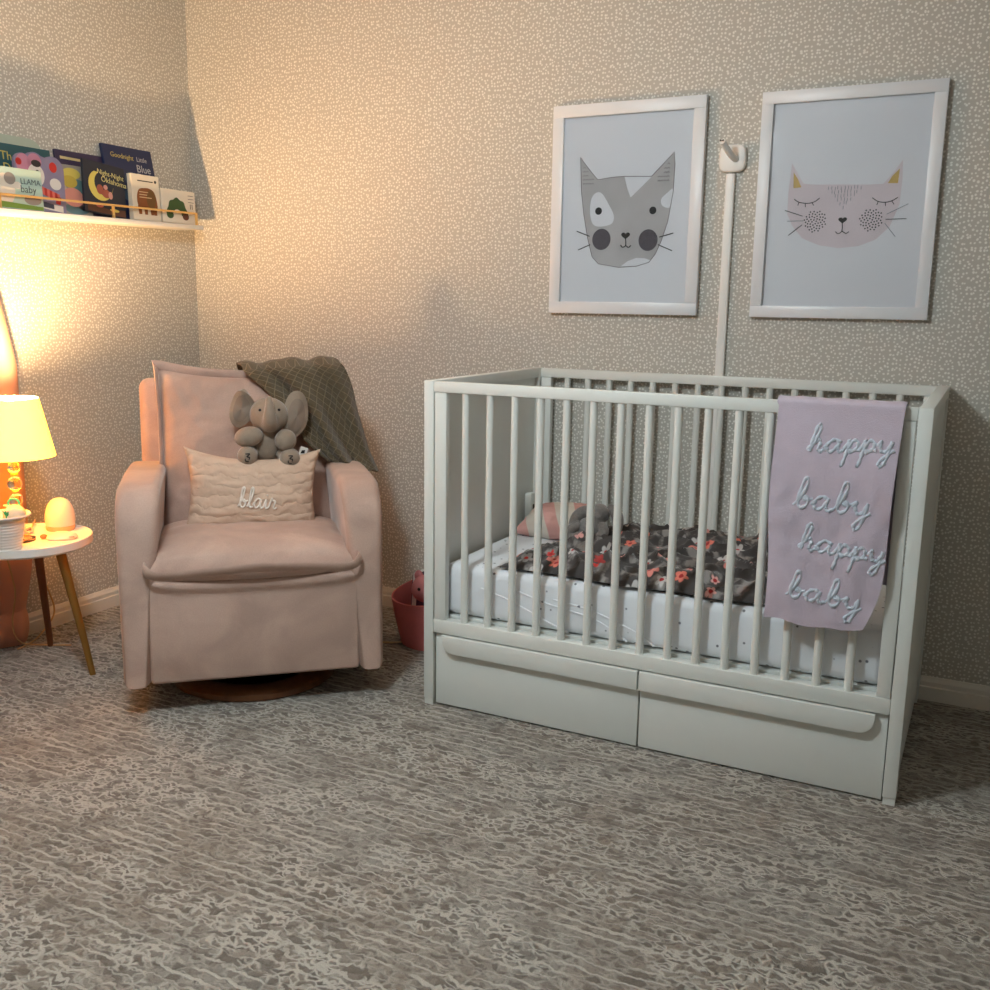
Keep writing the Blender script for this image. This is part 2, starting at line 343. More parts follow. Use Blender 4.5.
class MB:
    def __init__(s): s.v, s.f, s.m, s.uv = [], [], [], {}
    def add(s, verts, faces, mi=0, T=None, uvs=None):
        o = len(s.v)
        for i, v in enumerate(verts):
            v = Vector(v)
            s.v.append(T @ v if T else v)
            if uvs: s.uv[o + i] = uvs[i]
        for f in faces: s.f.append([o + i for i in f]); s.m.append(mi)
    def bm(s, bm, mi=0, T=None):
        bm.verts.ensure_lookup_table(); bm.verts.index_update()
        s.add([v.co.copy() for v in bm.verts], [[v.index for v in f.verts] for f in bm.faces], mi, T); bm.free()
    def box(s, x0, x1, y0, y1, z0, z1, mi=0, T=None, bevel=0, seg=2):
        bm = bmesh.new()
        vs = [bm.verts.new((x, y, z)) for z in (z0, z1) for y in (y0, y1) for x in (x0, x1)]
        for q in ((0, 2, 3, 1), (4, 5, 7, 6), (0, 1, 5, 4), (2, 6, 7, 3), (0, 4, 6, 2), (1, 3, 7, 5)): bm.faces.new([vs[i] for i in q])
        if bevel: bmesh.ops.bevel(bm, geom=bm.edges[:], offset=bevel, segments=seg, profile=.5, affect='EDGES')
        s.bm(bm, mi, T)
    def prism(s, prof, axis_fn, a, b, mi=0, T=None, bevel=0, seg=3):
        """closed 2-D profile extruded from a to b; axis_fn(p, q, t) -> 3-D"""
        bm = bmesh.new()
        A = [bm.verts.new(axis_fn(p[0], p[1], a)) for p in prof]; B = [bm.verts.new(axis_fn(p[0], p[1], b)) for p in prof]
        n = len(prof); bm.faces.new(A); bm.faces.new(B[::-1])
        for i in range(n): bm.faces.new([A[i], B[i], B[(i + 1) % n], A[(i + 1) % n]])
        bmesh.ops.recalc_face_normals(bm, faces=bm.faces[:])
        if bevel:
            ed = [e for e in bm.edges if any(len(f.verts) == n for f in e.link_faces)]
            bmesh.ops.bevel(bm, geom=ed, offset=bevel, segments=seg, profile=.5, affect='EDGES')
        s.bm(bm, mi, T)
    def tube(s, pts, r, seg=10, mi=0, T=None, closed=False, caps=True, flat=1.0):
        pts = [Vector(p) for p in pts]; n = len(pts)
        R = r if callable(r) else (lambda t: r)
        tan = []
        for i in range(n):
            a = pts[(i - 1) % n] if closed or i else pts[0]; b = pts[(i + 1) % n] if closed or i < n - 1 else pts[-1]
            d = b - a; tan.append(d.normalized() if d.length > 1e-9 else Vector((0, 0, 1)))
        up = Vector((0, 0, 1)) if abs(tan[0].z) < .9 else Vector((1, 0, 0))
        nrm = (up - tan[0] * up.dot(tan[0])).normalized()
        vs, fs = [], []
        for i in range(n):
            nrm = (nrm - tan[i] * nrm.dot(tan[i])).normalized(); bi = tan[i].cross(nrm)
            rr = R(i / max(1, n - 1))
            for k in range(seg):
                a = 2 * pi * k / seg
                vs.append(pts[i] + nrm * cos(a) * rr + bi * sin(a) * rr * flat)
        for i in range(n if closed else n - 1):
            j = (i + 1) % n
            for k in range(seg): fs.append([i * seg + k, i * seg + (k + 1) % seg, j * seg + (k + 1) % seg, j * seg + k])
        if caps and not closed: fs.append(list(range(seg))[::-1]); fs.append([(n - 1) * seg + k for k in range(seg)])
        s.add(vs, fs, mi, T)
    def lathe(s, prof, seg=32, mi=0, T=None, ripple=None):
        vs, fs = [], []; n = len(prof)
        for r, z in prof:
            for k in range(seg):
                a = 2 * pi * k / seg; vs.append((r * cos(a), r * sin(a), z))
        for i in range(n - 1):
            for k in range(seg): fs.append([i * seg + k, i * seg + (k + 1) % seg, (i + 1) * seg + (k + 1) % seg, (i + 1) * seg + k])
        if prof[0][0] > 1e-6: fs.append(list(range(seg))[::-1])
        if prof[-1][0] > 1e-6: fs.append([(n - 1) * seg + k for k in range(seg)])
        s.add(vs, fs, mi, T)
    def ell(s, c, r, mi=0, T=None, rot=None, nu=24, nv=14, nz=0, nsc=20):
        vs, fs = [], []
        for j in range(nv + 1):
            b = -pi / 2 + pi * j / nv
            for i in range(nu):
                a = 2 * pi * i / nu
                v = Vector((cos(b) * cos(a) * r[0], cos(b) * sin(a) * r[1], sin(b) * r[2]))
                if nz: v *= 1 + nz * noise.noise((v + Vector(c)) * nsc)
                if rot: v = rot @ v
                vs.append(v + Vector(c))
        for j in range(nv):
            for i in range(nu): fs.append([j * nu + i, j * nu + (i + 1) % nu, (j + 1) * nu + (i + 1) % nu, (j + 1) * nu + i])
        s.add(vs, fs, mi, T)
    def grid(s, nu, nv, fn, mi=0, T=None, wrap=False):
        vs, fs, uv = [], [], []
        for j in range(nv + 1):
            for i in range(nu + 1):
                u, v = i / nu, j / nv; vs.append(fn(u, v)); uv.append((u, v))
        w = nu + 1
        for j in range(nv):
            for i in range(nu): fs.append([j * w + i, j * w + i + 1, (j + 1) * w + i + 1, (j + 1) * w + i])
        s.add(vs, fs, mi, T, uv)
    def sheet(s, nu, nv, fn, th, mi=0, T=None, uvs=(1, 1)):
        """closed cloth: top surface fn(u,v), thickness th along the normal, edges joined"""
        P = [[Vector(fn(i / nu, j / nv)) for i in range(nu + 1)] for j in range(nv + 1)]
        vs, fs, uv = [], [], []
        w = nu + 1; tot = w * (nv + 1)
        Q = []
        for j in range(nv + 1):
            for i in range(nu + 1):
                du = P[j][min(nu, i + 1)] - P[j][max(0, i - 1)]; dv = P[min(nv, j + 1)][i] - P[max(0, j - 1)][i]
                n = du.cross(dv); n = n.normalized() if n.length > 1e-12 else Vector((0, 0, 1))
                vs.append(P[j][i] + n * th / 2); Q.append(P[j][i] - n * th / 2); uv.append((i / nu * uvs[0], j / nv * uvs[1]))
        vs += Q; uv += uv[:]
        for j in range(nv):
            for i in range(nu):
                a = j * w + i; fs.append([a, a + 1, a + w + 1, a + w]); fs.append([tot + a, tot + a + w, tot + a + w + 1, tot + a + 1])
        for i in range(nu):
            fs.append([i, tot + i, tot + i + 1, i + 1]); a = nv * w + i; fs.append([a, a + 1, tot + a + 1, tot + a])
        for j in range(nv):
            a = j * w; fs.append([a, a + w, tot + a + w, tot + a]); a = j * w + nu; fs.append([a, tot + a, tot + a + w, a + w])
        s.add(vs, fs, mi, T, uv)
    def poly(s, pts, mi=0, T=None):
        s.add(pts, [list(range(len(pts)))], mi, T)
    def text(s, body, size, T, mi=0, depth=.0004, align='LEFT'):
        cu = bpy.data.curves.new('txt', 'FONT'); cu.body = body; cu.size = size; cu.extrude = depth; cu.align_x = align; cu.resolution_u = 3
        ob = bpy.data.objects.new('txt', cu); COL.objects.link(ob)
        me = bpy.data.meshes.new_from_object(ob.evaluated_get(bpy.context.evaluated_depsgraph_get()))
        s.add([v.co.copy() for v in me.vertices], [list(p.vertices) for p in me.polygons], mi, T)
        bpy.data.objects.remove(ob); bpy.data.curves.remove(cu); bpy.data.meshes.remove(me)
    def build(s, name, mats, parent=None, sharp=40, smooth=True):
        me = bpy.data.meshes.new(name)
        me.from_pydata([tuple(v) for v in s.v], [], s.f); me.update()
        bm = bmesh.new(); bm.from_mesh(me); bmesh.ops.recalc_face_normals(bm, faces=bm.faces[:]); bm.to_mesh(me); bm.free()
        mats = mats if isinstance(mats, (list, tuple)) else [mats]
        for m in mats: me.materials.append(m)
        for p, mi in zip(me.polygons, s.m): p.material_index = mi; p.use_smooth = smooth
        if s.uv:
            ul = me.uv_layers.new(name='UVMap')
            for lp in me.loops: ul.data[lp.index].uv = s.uv.get(lp.vertex_index, (0, 0))
        if smooth: me.set_sharp_from_angle(angle=radians(sharp))
        o = bpy.data.objects.new(name, me); COL.objects.link(o)
        if parent: o.parent = parent
        return o

def tag(o, label=None, cat=None, group=None, kind=None):
    if label: o['label'] = label
    if cat: o['category'] = cat
    if group: o['group'] = group
    if kind: o['kind'] = kind
    return o
def thing(name, label, cat, loc=(0, 0, 0), rz=0, group=None):
    o = bpy.data.objects.new(name, None); COL.objects.link(o); o.empty_display_size = .05
    o.location = loc; o.rotation_euler = (0, 0, rz)
    return tag(o, label, cat, group)
def struct(name, mb, m): return tag(mb.build(name, m, smooth=False), kind='structure')
def rotm(ax, deg): return Matrix.Rotation(radians(deg), 4, ax)
def tr(x, y, z): return Matrix.Translation((x, y, z))

# ------------------------------------------------------------------ script lettering (single strokes)
GL = {
 'l': (.62, [[(0, .1), (.3, .8), (.48, 1.7), (.4, 2.2), (.25, 2.0), (.2, 1.2), (.2, .4), (.35, .02), (.62, .15)]]),
 'b': (.95, [[(0, .1), (.3, .8), (.48, 1.7), (.4, 2.2), (.25, 2.0), (.2, 1.2), (.2, .35), (.4, 0), (.65, .15), (.72, .55), (.55, .85), (.45, .7), (.65, .6), (.95, .75)]]),
 'a': (1.15, [[(.0, .3), (.1, .6)], [(.78, .8), (.5, 1.0), (.2, .75), (.12, .3), (.35, 0), (.65, .3), (.8, .95)], [(.8, .95), (.76, .3), (.92, 0), (1.15, .2)]]),
 'i': (.55, [[(0, .2), (.2, .95), (.18, .25), (.32, 0), (.55, .2)], [(.22, 1.35), (.26, 1.45)]]),
 'r': (.85, [[(0, .2), (.18, .9), (.24, 1.1), (.32, .88), (.58, .85), (.6, .6), (.52, .2), (.65, 0), (.85, .15)]]),
 'h': (.98, [[(0, .1), (.3, .8), (.48, 1.7), (.4, 2.2), (.25, 2.0), (.18, 1.0), (.15, 0)], [(.15, 0), (.28, .65), (.5, .98), (.66, .7), (.62, .2), (.76, 0), (.98, .2)]]),
 'p': (.92, [[(0, .2), (.2, 1.0), (.17, 0), (.12, -1.0), (.02, -1.1)], [(.18, .3), (.4, .95), (.68, .8), (.7, .3), (.42, 0), (.3, .1), (.92, .2)]]),
 'y': (1.0, [[(0, .5), (.14, .95), (.18, .4), (.38, .08), (.62, .3), (.75, .95)], [(.75, .95), (.72, 0), (.6, -.9), (.38, -1.05), (.36, -.6), (1.0, .25)]]),
}
def script(mb, word, width, xh, place, r, mi=0, seg=6, flat=1.0):
    adv = sum(GL[c][0] for c in word); k = width / adv; x = 0
    for c in word:
        a, st = GL[c]
        for s_ in st:
            pts = catmull([((x + p[0]) * k, p[1] * xh, 0) for p in s_], 5)
            mb.tube([place(p.x, p.y) for p in pts], r, seg, mi, flat=flat)
        x += a

# ------------------------------------------------------------------ room shell
RX, RY, RZ = 4.6, -5.6, 2.45
b = MB(); b.box(-.1, RX + .1, RY - .1, .1, -.1, 0); struct('floor', b, M['carpet'])
b = MB(); b.box(-.1, RX + .1, 0, .1, 0, RZ); struct('wall_back', b, M['back'])
b = MB(); b.box(-.1, 0, RY, 0, 0, RZ); struct('wall_left', b, M['left'])
b = MB(); b.box(RX, RX + .1, RY, 0, 0, RZ); struct('wall_right', b, M['left'])
b = MB(); b.box(-.1, RX + .1, RY - .1, RY, 0, RZ); struct('wall_front', b, M['back'])
b = MB(); b.box(-.1, RX + .1, RY - .1, .1, RZ, RZ + .1); struct('ceiling', b, M['ceiling'])
BB = [(0, 0), (.015, 0), (.015, .045), (.011, .048), (.011, .062), (.006, .072), (.004, .078), (0, .078)]
b = MB(); b.prism(BB, lambda p, q, t: (t, -p, q), .0, RX); struct('baseboard_back', b, M['trim'])
b = MB(); b.prism(BB, lambda p, q, t: (p, t, q), RY, -.0155); struct('baseboard_left', b, M['trim'])

# ------------------------------------------------------------------ crib
CX0, CX1, CYF, CYB, CH = 1.633, 3.023, -.814, -.0158, 1.015
crib = thing('crib', 'white slatted baby crib with two drawers below, against the dotted wallpaper', 'crib', ((CX0 + CX1) / 2, (CYF + CYB) / 2, 0))
OFF = crib.location.copy()
def cpart(mb, name, mats=None, parent=None, **k):
    for i, v in enumerate(mb.v): mb.v[i] = v - OFF
    return mb.build(name, mats or M['crib'], parent or crib, **k)
for xa, xb, inn in ((CX0, CX0 + .033, 1), (CX1 - .033, CX1, -1)):
    b = MB()
    b.box(xa, xb, CYF, CYF + .042, .02, CH, bevel=.002)
    b.box(xa, xb, CYB - .042, CYB, .02, CH, bevel=.002)
    b.box(xa, xb, CYF + .042, CYB - .042, CH - .033, CH, bevel=.002)
    pa, pb = (xa + .006, xa + .02) if inn > 0 else (xb - .02, xb - .006)
    b.box(pa, pb, CYF + .04, CYB - .04, .03, CH - .03)
    pn = cpart(b, 'end_panel')
    for ya in (CYF + .003, CYB - .039):
        f = MB(); f.box(xa + .002, xb - .002, ya, ya + .036, 0, .02); cpart(f, 'foot', parent=pn)
xi0, xi1 = CX0 + .033, CX1 - .033
def rail(name, y0, y1, z0, z1):
    b = MB(); b.box(xi0 + .0005, xi1 - .0005, y0, y1, z0, z1, bevel=.003); cpart(b, name)
rail('top_rail', CYF, CYF + .026, CH - .033, CH - .001)
rail('bottom_rail', CYF, CYF + .036, .24, .283)
rail('top_rail', CYB - .026, CYB, CH - .033, CH - .001)
rail('bottom_rail', CYB - .036, CYB, .24, .283)
for y0, y1 in ((CYF + .002, CYF + .026), (CYB - .026, CYB - .002)):
    for xa, xb in ((xi0 + .003, xi0 + .042), (xi1 - .036, xi1 - .003)):
        b = MB(); b.box(xa, xb, y0, y1, .2835, CH - .0335, bevel=.002); cpart(b, 'stile')
    for i in range(15):
        x = 1.768 + i * .0798
        b = MB(); b.tube([(x, (y0 + y1) / 2, z) for z in (.281, .4, .6, .8, CH - .031)], .0113, 14); cpart(b, 'slat_bar')
b = MB(); b.box(xi0, xi1, CYF + .04, CYB - .04, .268, .29); cpart(b, 'mattress_base')
b = MB(); b.box(xi0 + .001, xi1 - .001, CYF + .03, CYF + .034, .015, .238); cpart(b, 'drawer_backing', M['slot'])
b = MB(); b.box(xi0 + .001, xi1 - .001, CYB - .02, CYB - .004, .02, .238); cpart(b, 'rear_panel')
b = MB(); b.box(xi0 + .001, xi0 + .028, -.16, -.125, .462, .572, bevel=.006); b.box(xi0 + .0282, xi0 + .03, -.148, -.137, .475, .53, mi=1); cpart(b, 'side_latch', [M['crib'], M['slot']])
for xa, xb, sgn in ((xi0 + .004, 2.330, 1), (2.335, xi1 - .003, -1)):
    b = MB(); b.box(xa, xb, CYF + .012, CYF + .03, .006, .236, bevel=.0015)
    b.box(xa + .02, xb - .02, CYF + .035, -.2, .03, .20)
    d = cpart(b, 'drawer')
    hx0, hx1 = (xa + .030, xb) if sgn > 0 else (xa, xb - .030)
    rr, zt, zb = .042, .2365, .182
    if sgn > 0:
        prof = [(hx1, zt), (hx1, zb)] + [(hx0 + rr - rr * sin(a), zb + rr - rr * cos(a)) for a in [pi / 2 * i / 8 for i in range(9)]] + [(hx0, zt)]
    else:
        prof = [(hx0, zt), (hx0, zb)] + [(hx1 - rr + rr * sin(a), zb + rr - rr * cos(a)) for a in [pi / 2 * i / 8 for i in range(9)]] + [(hx1, zt)]
    b = MB(); b.prism(prof, lambda p, q, t: (p, t, q), CYF - .008, CYF + .0118, bevel=.0015, seg=2); cpart(b, 'drawer_lip', parent=d)

# mattress
mt = thing('crib_mattress', 'white dotted sheet fitted over the mattress inside the crib', 'mattress', (2.33, -.415, .2905))
b = MB(); b.box(-.655, .640, -.358, .355, .001, .163, bevel=.03, seg=5)
for pts in ([(-.52, .1), (-.42, .075), (-.3, .03), (-.23, .008)], [(-.42, .115), (-.30, .085), (-.15, .06), (-.05, .01)], [(-.28, .10), (-.16, .085), (-.02, .04), (.03, .01)]):
    b.tube([(p.x, -.3575, p.y) for p in catmull([(q[0], q[1], 0) for q in pts], 6)], .0035, 6)
b.build('fitted_sheet', M['sheet'], mt)

# rumpled fleece
def fleece(u, v):
    x = -.462 + .905 * u; y = -.352 + .60 * v
    e = min(1, min(u, 1 - u) * 9) ; e2 = min(1, min(v, 1 - v) * 9)
    x += .03 * noise.noise((v * 4, 1.3, 0)) + (.11 * (v - .15) if u < .5 else 0) * (1 - 2 * u if u < .5 else 0)
    y += .03 * noise.noise((u * 5, 7.3, 0))
    p = Vector((x * 7, y * 9, 2.1))
    h = .012 + .030 * (1 - abs(noise.noise(p))) ** 3 + .022 * (1 - abs(noise.noise(Vector((p.x * 1.3, p.y * 2.2, 5.1))))) ** 4
    h += .034 * max(0, min(1, (v - .15) * 1.4)) * max(0, min(1, (u - .12) * 2.5)) * (.7 + .5 * noise.noise((u * 4, v * 4, 9)))
    h += .003 * noise.noise((x * 40, y * 40, 0))
    h = h * (e * e2) ** .5 + .006
    if y < -.352: h = h - min(.05, (-.352 - y) * 2.0)
    return (x, y, h)
fl = thing('fleece_blanket', 'rumpled dark grey fleece with coral flowers lying on the crib mattress', 'blanket', (2.33, -.415, .4565))
b = MB(); b.sheet(150, 110, fleece, .005, uvs=(1.0, .8)); b.build('fleece_cloth', M['floral'], fl)

def pillow_fn(w, h, t, ears=.10, flange=0.0, seed=0, wr=.004, power=.5, sag=0):
    def f(u, v, side):
        a, c = u * 2 - 1, v * 2 - 1
        x = w / 2 * a * (1 - ears * (1 - abs(c) ** 2.2) * abs(a) ** 3); z = h / 2 * c * (1 - ears * 1.15 * (1 - abs(a) ** 2.2) * abs(c) ** 3)
        ia = min(1, max(0, (1 - abs(a)) - flange) / (1 - flange)); ic = min(1, max(0, (1 - abs(c)) - flange * w / h) / (1 - flange))
        g = ((1 - (1 - ia) ** 2.6) * (1 - (1 - ic) ** 2.6)) ** power
        d = t / 2 * g + wr * noise.noise((a * 3 + seed, c * 3, side * 4.)) * min(1, g * 3) + wr * .6 * noise.noise((a * 9 + seed, c * 9, side)) * min(1, g * 3)
        return Vector((x, -side * (d + .003), z - sag * (1 - a * a) * max(0, c)))
    return f
def pillow(mb, f, n=44, T=None, mi=0):
    w = n + 1; vs, fs, uv = [], [], []
    for side in (1, -1):
        for j in range(w):
            for i in range(w): vs.append(f(i / n, j / n, side)); uv.append((i / n, j / n))
    tot = w * w
    for j in range(n):
        for i in range(n):
            a = j * w + i; fs.append([a, a + 1, a + w + 1, a + w]); fs.append([tot + a, tot + a + w, tot + a + w + 1, tot + a + 1])
    for i in range(n):
        fs.append([i, tot + i, tot + i + 1, i + 1]); a = n * w + i; fs.append([a, a + 1, tot + a + 1, tot + a])
        a = i * w; fs.append([a, a + w, tot + a + w, tot + a]); a = i * w + n; fs.append([a, tot + a, tot + a + w, a + w])
    mb.add(vs, fs, mi, T, uv)

o = MB(); pillow(o, pillow_fn(.30, .18, .09, .06, 0, 3))
pl = o.build('small_pillow', M['stripes']); pl.location = (1.865, -.27, .511); pl.rotation_euler = (radians(-70), radians(-5), radians(-8))
tag(pl, 'small cream and blush striped pillow lying in the crib', 'pillow')

# grey plush in the crib
pb = thing('plush_bunny', 'fluffy dark grey plush toy slumped on the blanket in the crib', 'plush toy', (2.02, -.40, .486)); pb.scale = (.78, .78, .78)
def plush(name, items, m, parent, nz=.10, nsc=30, vox=.006):
    b = MB()
    for it in items:
        if it[0] == 'e': b.ell(it[1], it[2], rot=it[3] if len(it) > 3 else None, nz=nz, nsc=nsc)
        else: b.tube(catmull(it[1], 6), it[2], 14)
    o = b.build(name, m, parent)
    md = o.modifiers.new('fuse', 'REMESH'); md.mode = 'VOXEL'; md.voxel_size = vox; md.use_smooth_shade = True
    sm = o.modifiers.new('soft', 'SMOOTH'); sm.factor = .5; sm.iterations = 6
    return o
plush('body', [('e', (0, 0, .05), (.06, .05, .055)), ('e', (.02, .03, .115), (.046, .042, .042)), ('e', (.018, -.01, .105), (.022, .02, .018))], M['plushdark'], pb)
plush('ear', [('t', [(-.01, .03, .125), (-.045, .03, .115), (-.075, .02, .085), (-.085, .0, .045)], lambda t: .016 + .014 * sin(pi * min(1, t * .9)))], M['plushdark'], pb)
plush('ear', [('t', [(.045, .05, .135), (.075, .055, .13), (.10, .04, .09), (.105, .02, .05)], lambda t: .014 + .012 * sin(pi * min(1, t * .9)))], M['plushdark'], pb)
plush('arm', [('t', [(-.045, -.01, .07), (-.075, -.04, .05), (-.08, -.07, .03)], lambda t: .022)], M['plushdark'], pb)
plush('arm', [('t', [(.045, -.01, .075), (.07, -.04, .055), (.06, -.075, .035)], lambda t: .022)], M['plushdark'], pb)
plush('leg', [('t', [(-.03, -.02, .02), (-.06, -.08, .018), (-.065, -.105, .03)], lambda t: .024)], M['plushdark'], pb)
plush('leg', [('t', [(.03, -.02, .02), (.07, -.07, .018), (.085, -.095, .028)], lambda t: .024)], M['plushdark'], pb)

# lilac blanket over the front rail
BX0, BX1 = 2.664, 2.962
bl = thing('draped_blanket', 'lilac baby blanket with white script words hung over the crib front rail', 'blanket', (2.81, CYF, CH))
def front_y(x, z):
    d = max(0, 1.0 - z)
    return CYF - .012 - .016 * min(1, d * 6) - .010 * noise.noise((x * 9, z * 5, 3)) * min(1, d * 5) - .004 * noise.noise((x * 28, z * 20, 1)) * min(1, d * 4)
Zb = .452
def drape(u, v):
    # v 0 = front hem, .72 = rail top, 1 = inner hem
    def xedge(z):
        k = (1.02 - z) / (1.02 - Zb)
        l = BX0 + .006 * k + .004 * sin(z * 14)
        r = BX1 - .006 * sin(k * pi) - .012 * k - .026 * max(0, k - .70) ** 2 / .06
        return l, r
    if v < .70:
        z = Zb + (CH - .004 - Zb) * v / .70
        l, r = xedge(z); x = l + (r - l) * u
        z2 = z + (.006 - .010 * u + .004 * sin(u * 11) + .018 * max(0, u - .8) / .2) * (1 - v / .70) ** 3
        return (x - 2.81, front_y(x, z2) - CYF, z2 - CH)
    if v < .80:
        a = pi * (v - .70) / .10
        x = BX0 + (BX1 - BX0) * u
        yc = CYF + .013; rr = .025
        return (x - 2.81, yc - rr * cos(a) - CYF, CH - .004 + .011 * sin(a) - CH + .002 * noise.noise((x * 30, 0, 0)))
    k = (v - .80) / .20
    x = BX0 + .01 + (BX1 - BX0 + .004 * k - .01) * u
    return (x - 2.81, .038 + .012 * k + .006 * noise.noise((x * 10, k * 5, 6)) * k, -.004 - (.42 + .03 * u) * k)
b = MB(); b.sheet(48, 110, drape, .007); b.build('blanket_cloth', M['lilac'], bl)
b = MB()
for word, xs, w, z0, rise, xh in (('happy', 2.745, .200, .895, .010, .030), ('baby', 2.722, .182, .755, -.008, .034), ('happy', 2.742, .205, .650, -.016, .030), ('baby', 2.722, .180, .525, -.018, .030)):
    def pl_(px, py, xs=xs, w=w, z0=z0, rise=rise):
        x = xs + px + py * .18; z = z0 + rise * px / w + py
        return Vector((x - 2.81, front_y(x, z) - .0025 - CYF, z - CH))
    script(b, word, w, xh, pl_, lambda t: .0045 + .0012 * sin(t * 40 + w * 90), 0, 8)
b.build('lettering', M['chenille'], bl)

# ------------------------------------------------------------------ glider armchair (local: x right, y to its back, z up)
AR = 42.363
CC = (1.2139, -1.0993, 0)
ac = thing('swivel_armchair', 'blush pink velvet swivel armchair in the corner beside the table', 'armchair', CC, radians(AR))
FM = M['fabric']
b = MB(); b.lathe([(.19, 0), (.262, 0), (.268, .006), (.268, .022), (.258, .03), (.19, .03), (.19, 0)], 56, T=tr(0, .325, 0)); b.build('base_ring', M['wood'], ac)
b = MB(); b.lathe([(0, .03), (.08, .03), (.085, .06), (.06, .09), (.06, .125), (0, .125)], 32, T=tr(0, .34, 0))
b.box(-.21, .21, .31, .37, .012, .03); b.build('swivel_post', M['under'], ac)
b = MB(); b.box(-.298, .298, .03, .68, .110, .19); b.build('underside', M['under'], ac)
b = MB(); b.box(-.312, .312, .004, .66, .104, .422, bevel=.012, seg=3); b.build('seat_base', FM, ac)
prof = [(.0, .10), (.0, .57)] + [(.13 - .13 * cos(a), .57 + .13 * sin(a)) for a in [pi / 2 * i / 9 for i in range(1, 10)]] + [(.35, .702), (.60, .692), (.66, .66), (.685, .10)]
for s_ in (-1, 1):
    bm = bmesh.new()
    def X(z, inner): return s_ * ((.312 - .05 * max(0, (z - .15)) / .55) if inner else .389)
    A = [bm.verts.new((X(z, False), y, z)) for y, z in prof]; B = [bm.verts.new((X(z, True), y, z)) for y, z in prof]
    n = len(prof); bm.faces.new(A); bm.faces.new(B[::-1])
    for i in range(n): bm.faces.new([A[i], B[i], B[(i + 1) % n], A[(i + 1) % n]])
    bmesh.ops.recalc_face_normals(bm, faces=bm.faces[:])
    ed = [e for e in bm.edges if any(len(f.verts) == n for f in e.link_faces)]
    bmesh.ops.bevel(bm, geom=ed, offset=.026, segments=5, profile=.5, affect='EDGES')
    b = MB(); b.bm(bm); b.build('arm', FM, ac, sharp=60)
# back shell
b = MB(); T = tr(0, .60, .38) @ rotm('X', -9) ; b.box(-.352, .352, 0, .12, -.02, .60, bevel=.035, seg=5, T=T); b.build('backrest', FM, ac, sharp=60)
# seat cushion
def seat_fn(u, v, side):
    a, c = u * 2 - 1, v * 2 - 1
    w = .305; x = w * a; y = .238 + .238 * c
    g = ((1 - abs(a) ** 5) * (1 - abs(c) ** 5)) ** .40
    if side > 0: z = .455 + .070 * g + .012 * (1 - a * a) * (1 - c * c) + .005 * noise.noise((a * 4, c * 4, 1))
    else: z = .451 - .046 * g
    return Vector((x, y - .026 * (1 - a * a) * (1 if c < 0 else 0) * (-c), z))
b = MB(); pillow(b, seat_fn, 40); sc_ = b.build('seat_cushion', FM, ac)
edge = [(-.300, .46), (-.309, .2), (-.312, .02), (-.309, -.026), (-.27, -.034), (-.14, -.048), (0, -.054), (.14, -.048), (.27, -.034), (.309, -.026), (.312, .02), (.309, .2), (.300, .46)]
ez = [.455, .455, .468, .466, .448, .458, .466, .459, .448, .466, .468, .455, .455]
b = MB(); b.tube(catmull([(p[0], p[1], z) for p, z in zip(edge, ez)], 8), .019, 10, flat=.30); b.build('flange', FM, sc_)
# back cushion
f = pillow_fn(.600, .585, .20, .035, .055, 11, .008, .42, sag=.030)
b = MB(); T = tr(.008, .545, .739) @ rotm('X', -13); pillow(b, f, 60, T)
bc = b.build('back_cushion', FM, ac, sharp=70)
ring = []
for k in range(160):
    t = k / 160 * 4; e = .012; w_ = t - int(t)
    w_ = e + (1 - 2 * e) * w_
    u, v = ((w_, 1 - e), (1 - e, 1 - w_), (1 - w_, e), (e, w_))[int(t)]
    q = f(u, v, 1); ring.append(T @ Vector((q.x * 1.012, -.012 + .004 * noise.noise((k * .12, 0, 3)), q.z * 1.012)))
b = MB(); b.tube(ring, .019, 10, closed=True, flat=.34); b.build('flange', FM, bc)

# lumbar pillow with embroidered name
lp = thing('lumbar_pillow', 'peach quilted lumbar pillow with white script embroidery on the armchair seat', 'pillow', Vector(CC) + Matrix.Rotation(radians(AR), 3, 'Z') @ Vector((.012, .335, .622)), radians(AR))
fq = pillow_fn(.440, .290, .13, .11, 0, 5, .006, .5, sag=.022)
TP = rotm('X', -11) @ rotm('Y', 2.5)
b = MB(); pillow(b, fq, 48, TP); b.build('pillow_cover', M['quilt'], lp)
b = MB()
def on_pillow(px, py):
    x, z = -.048 + px + py * .12, -.050 + py - px * .05
    u, v = x / .435 + .5, z / .285 + .5
    q = fq(u, v, 1); return TP @ Vector((q.x, q.y - .0035, q.z))
script(b, 'blair', .120, .030, on_pillow, .0031)
b.build('embroidery', M['thread'], lp)

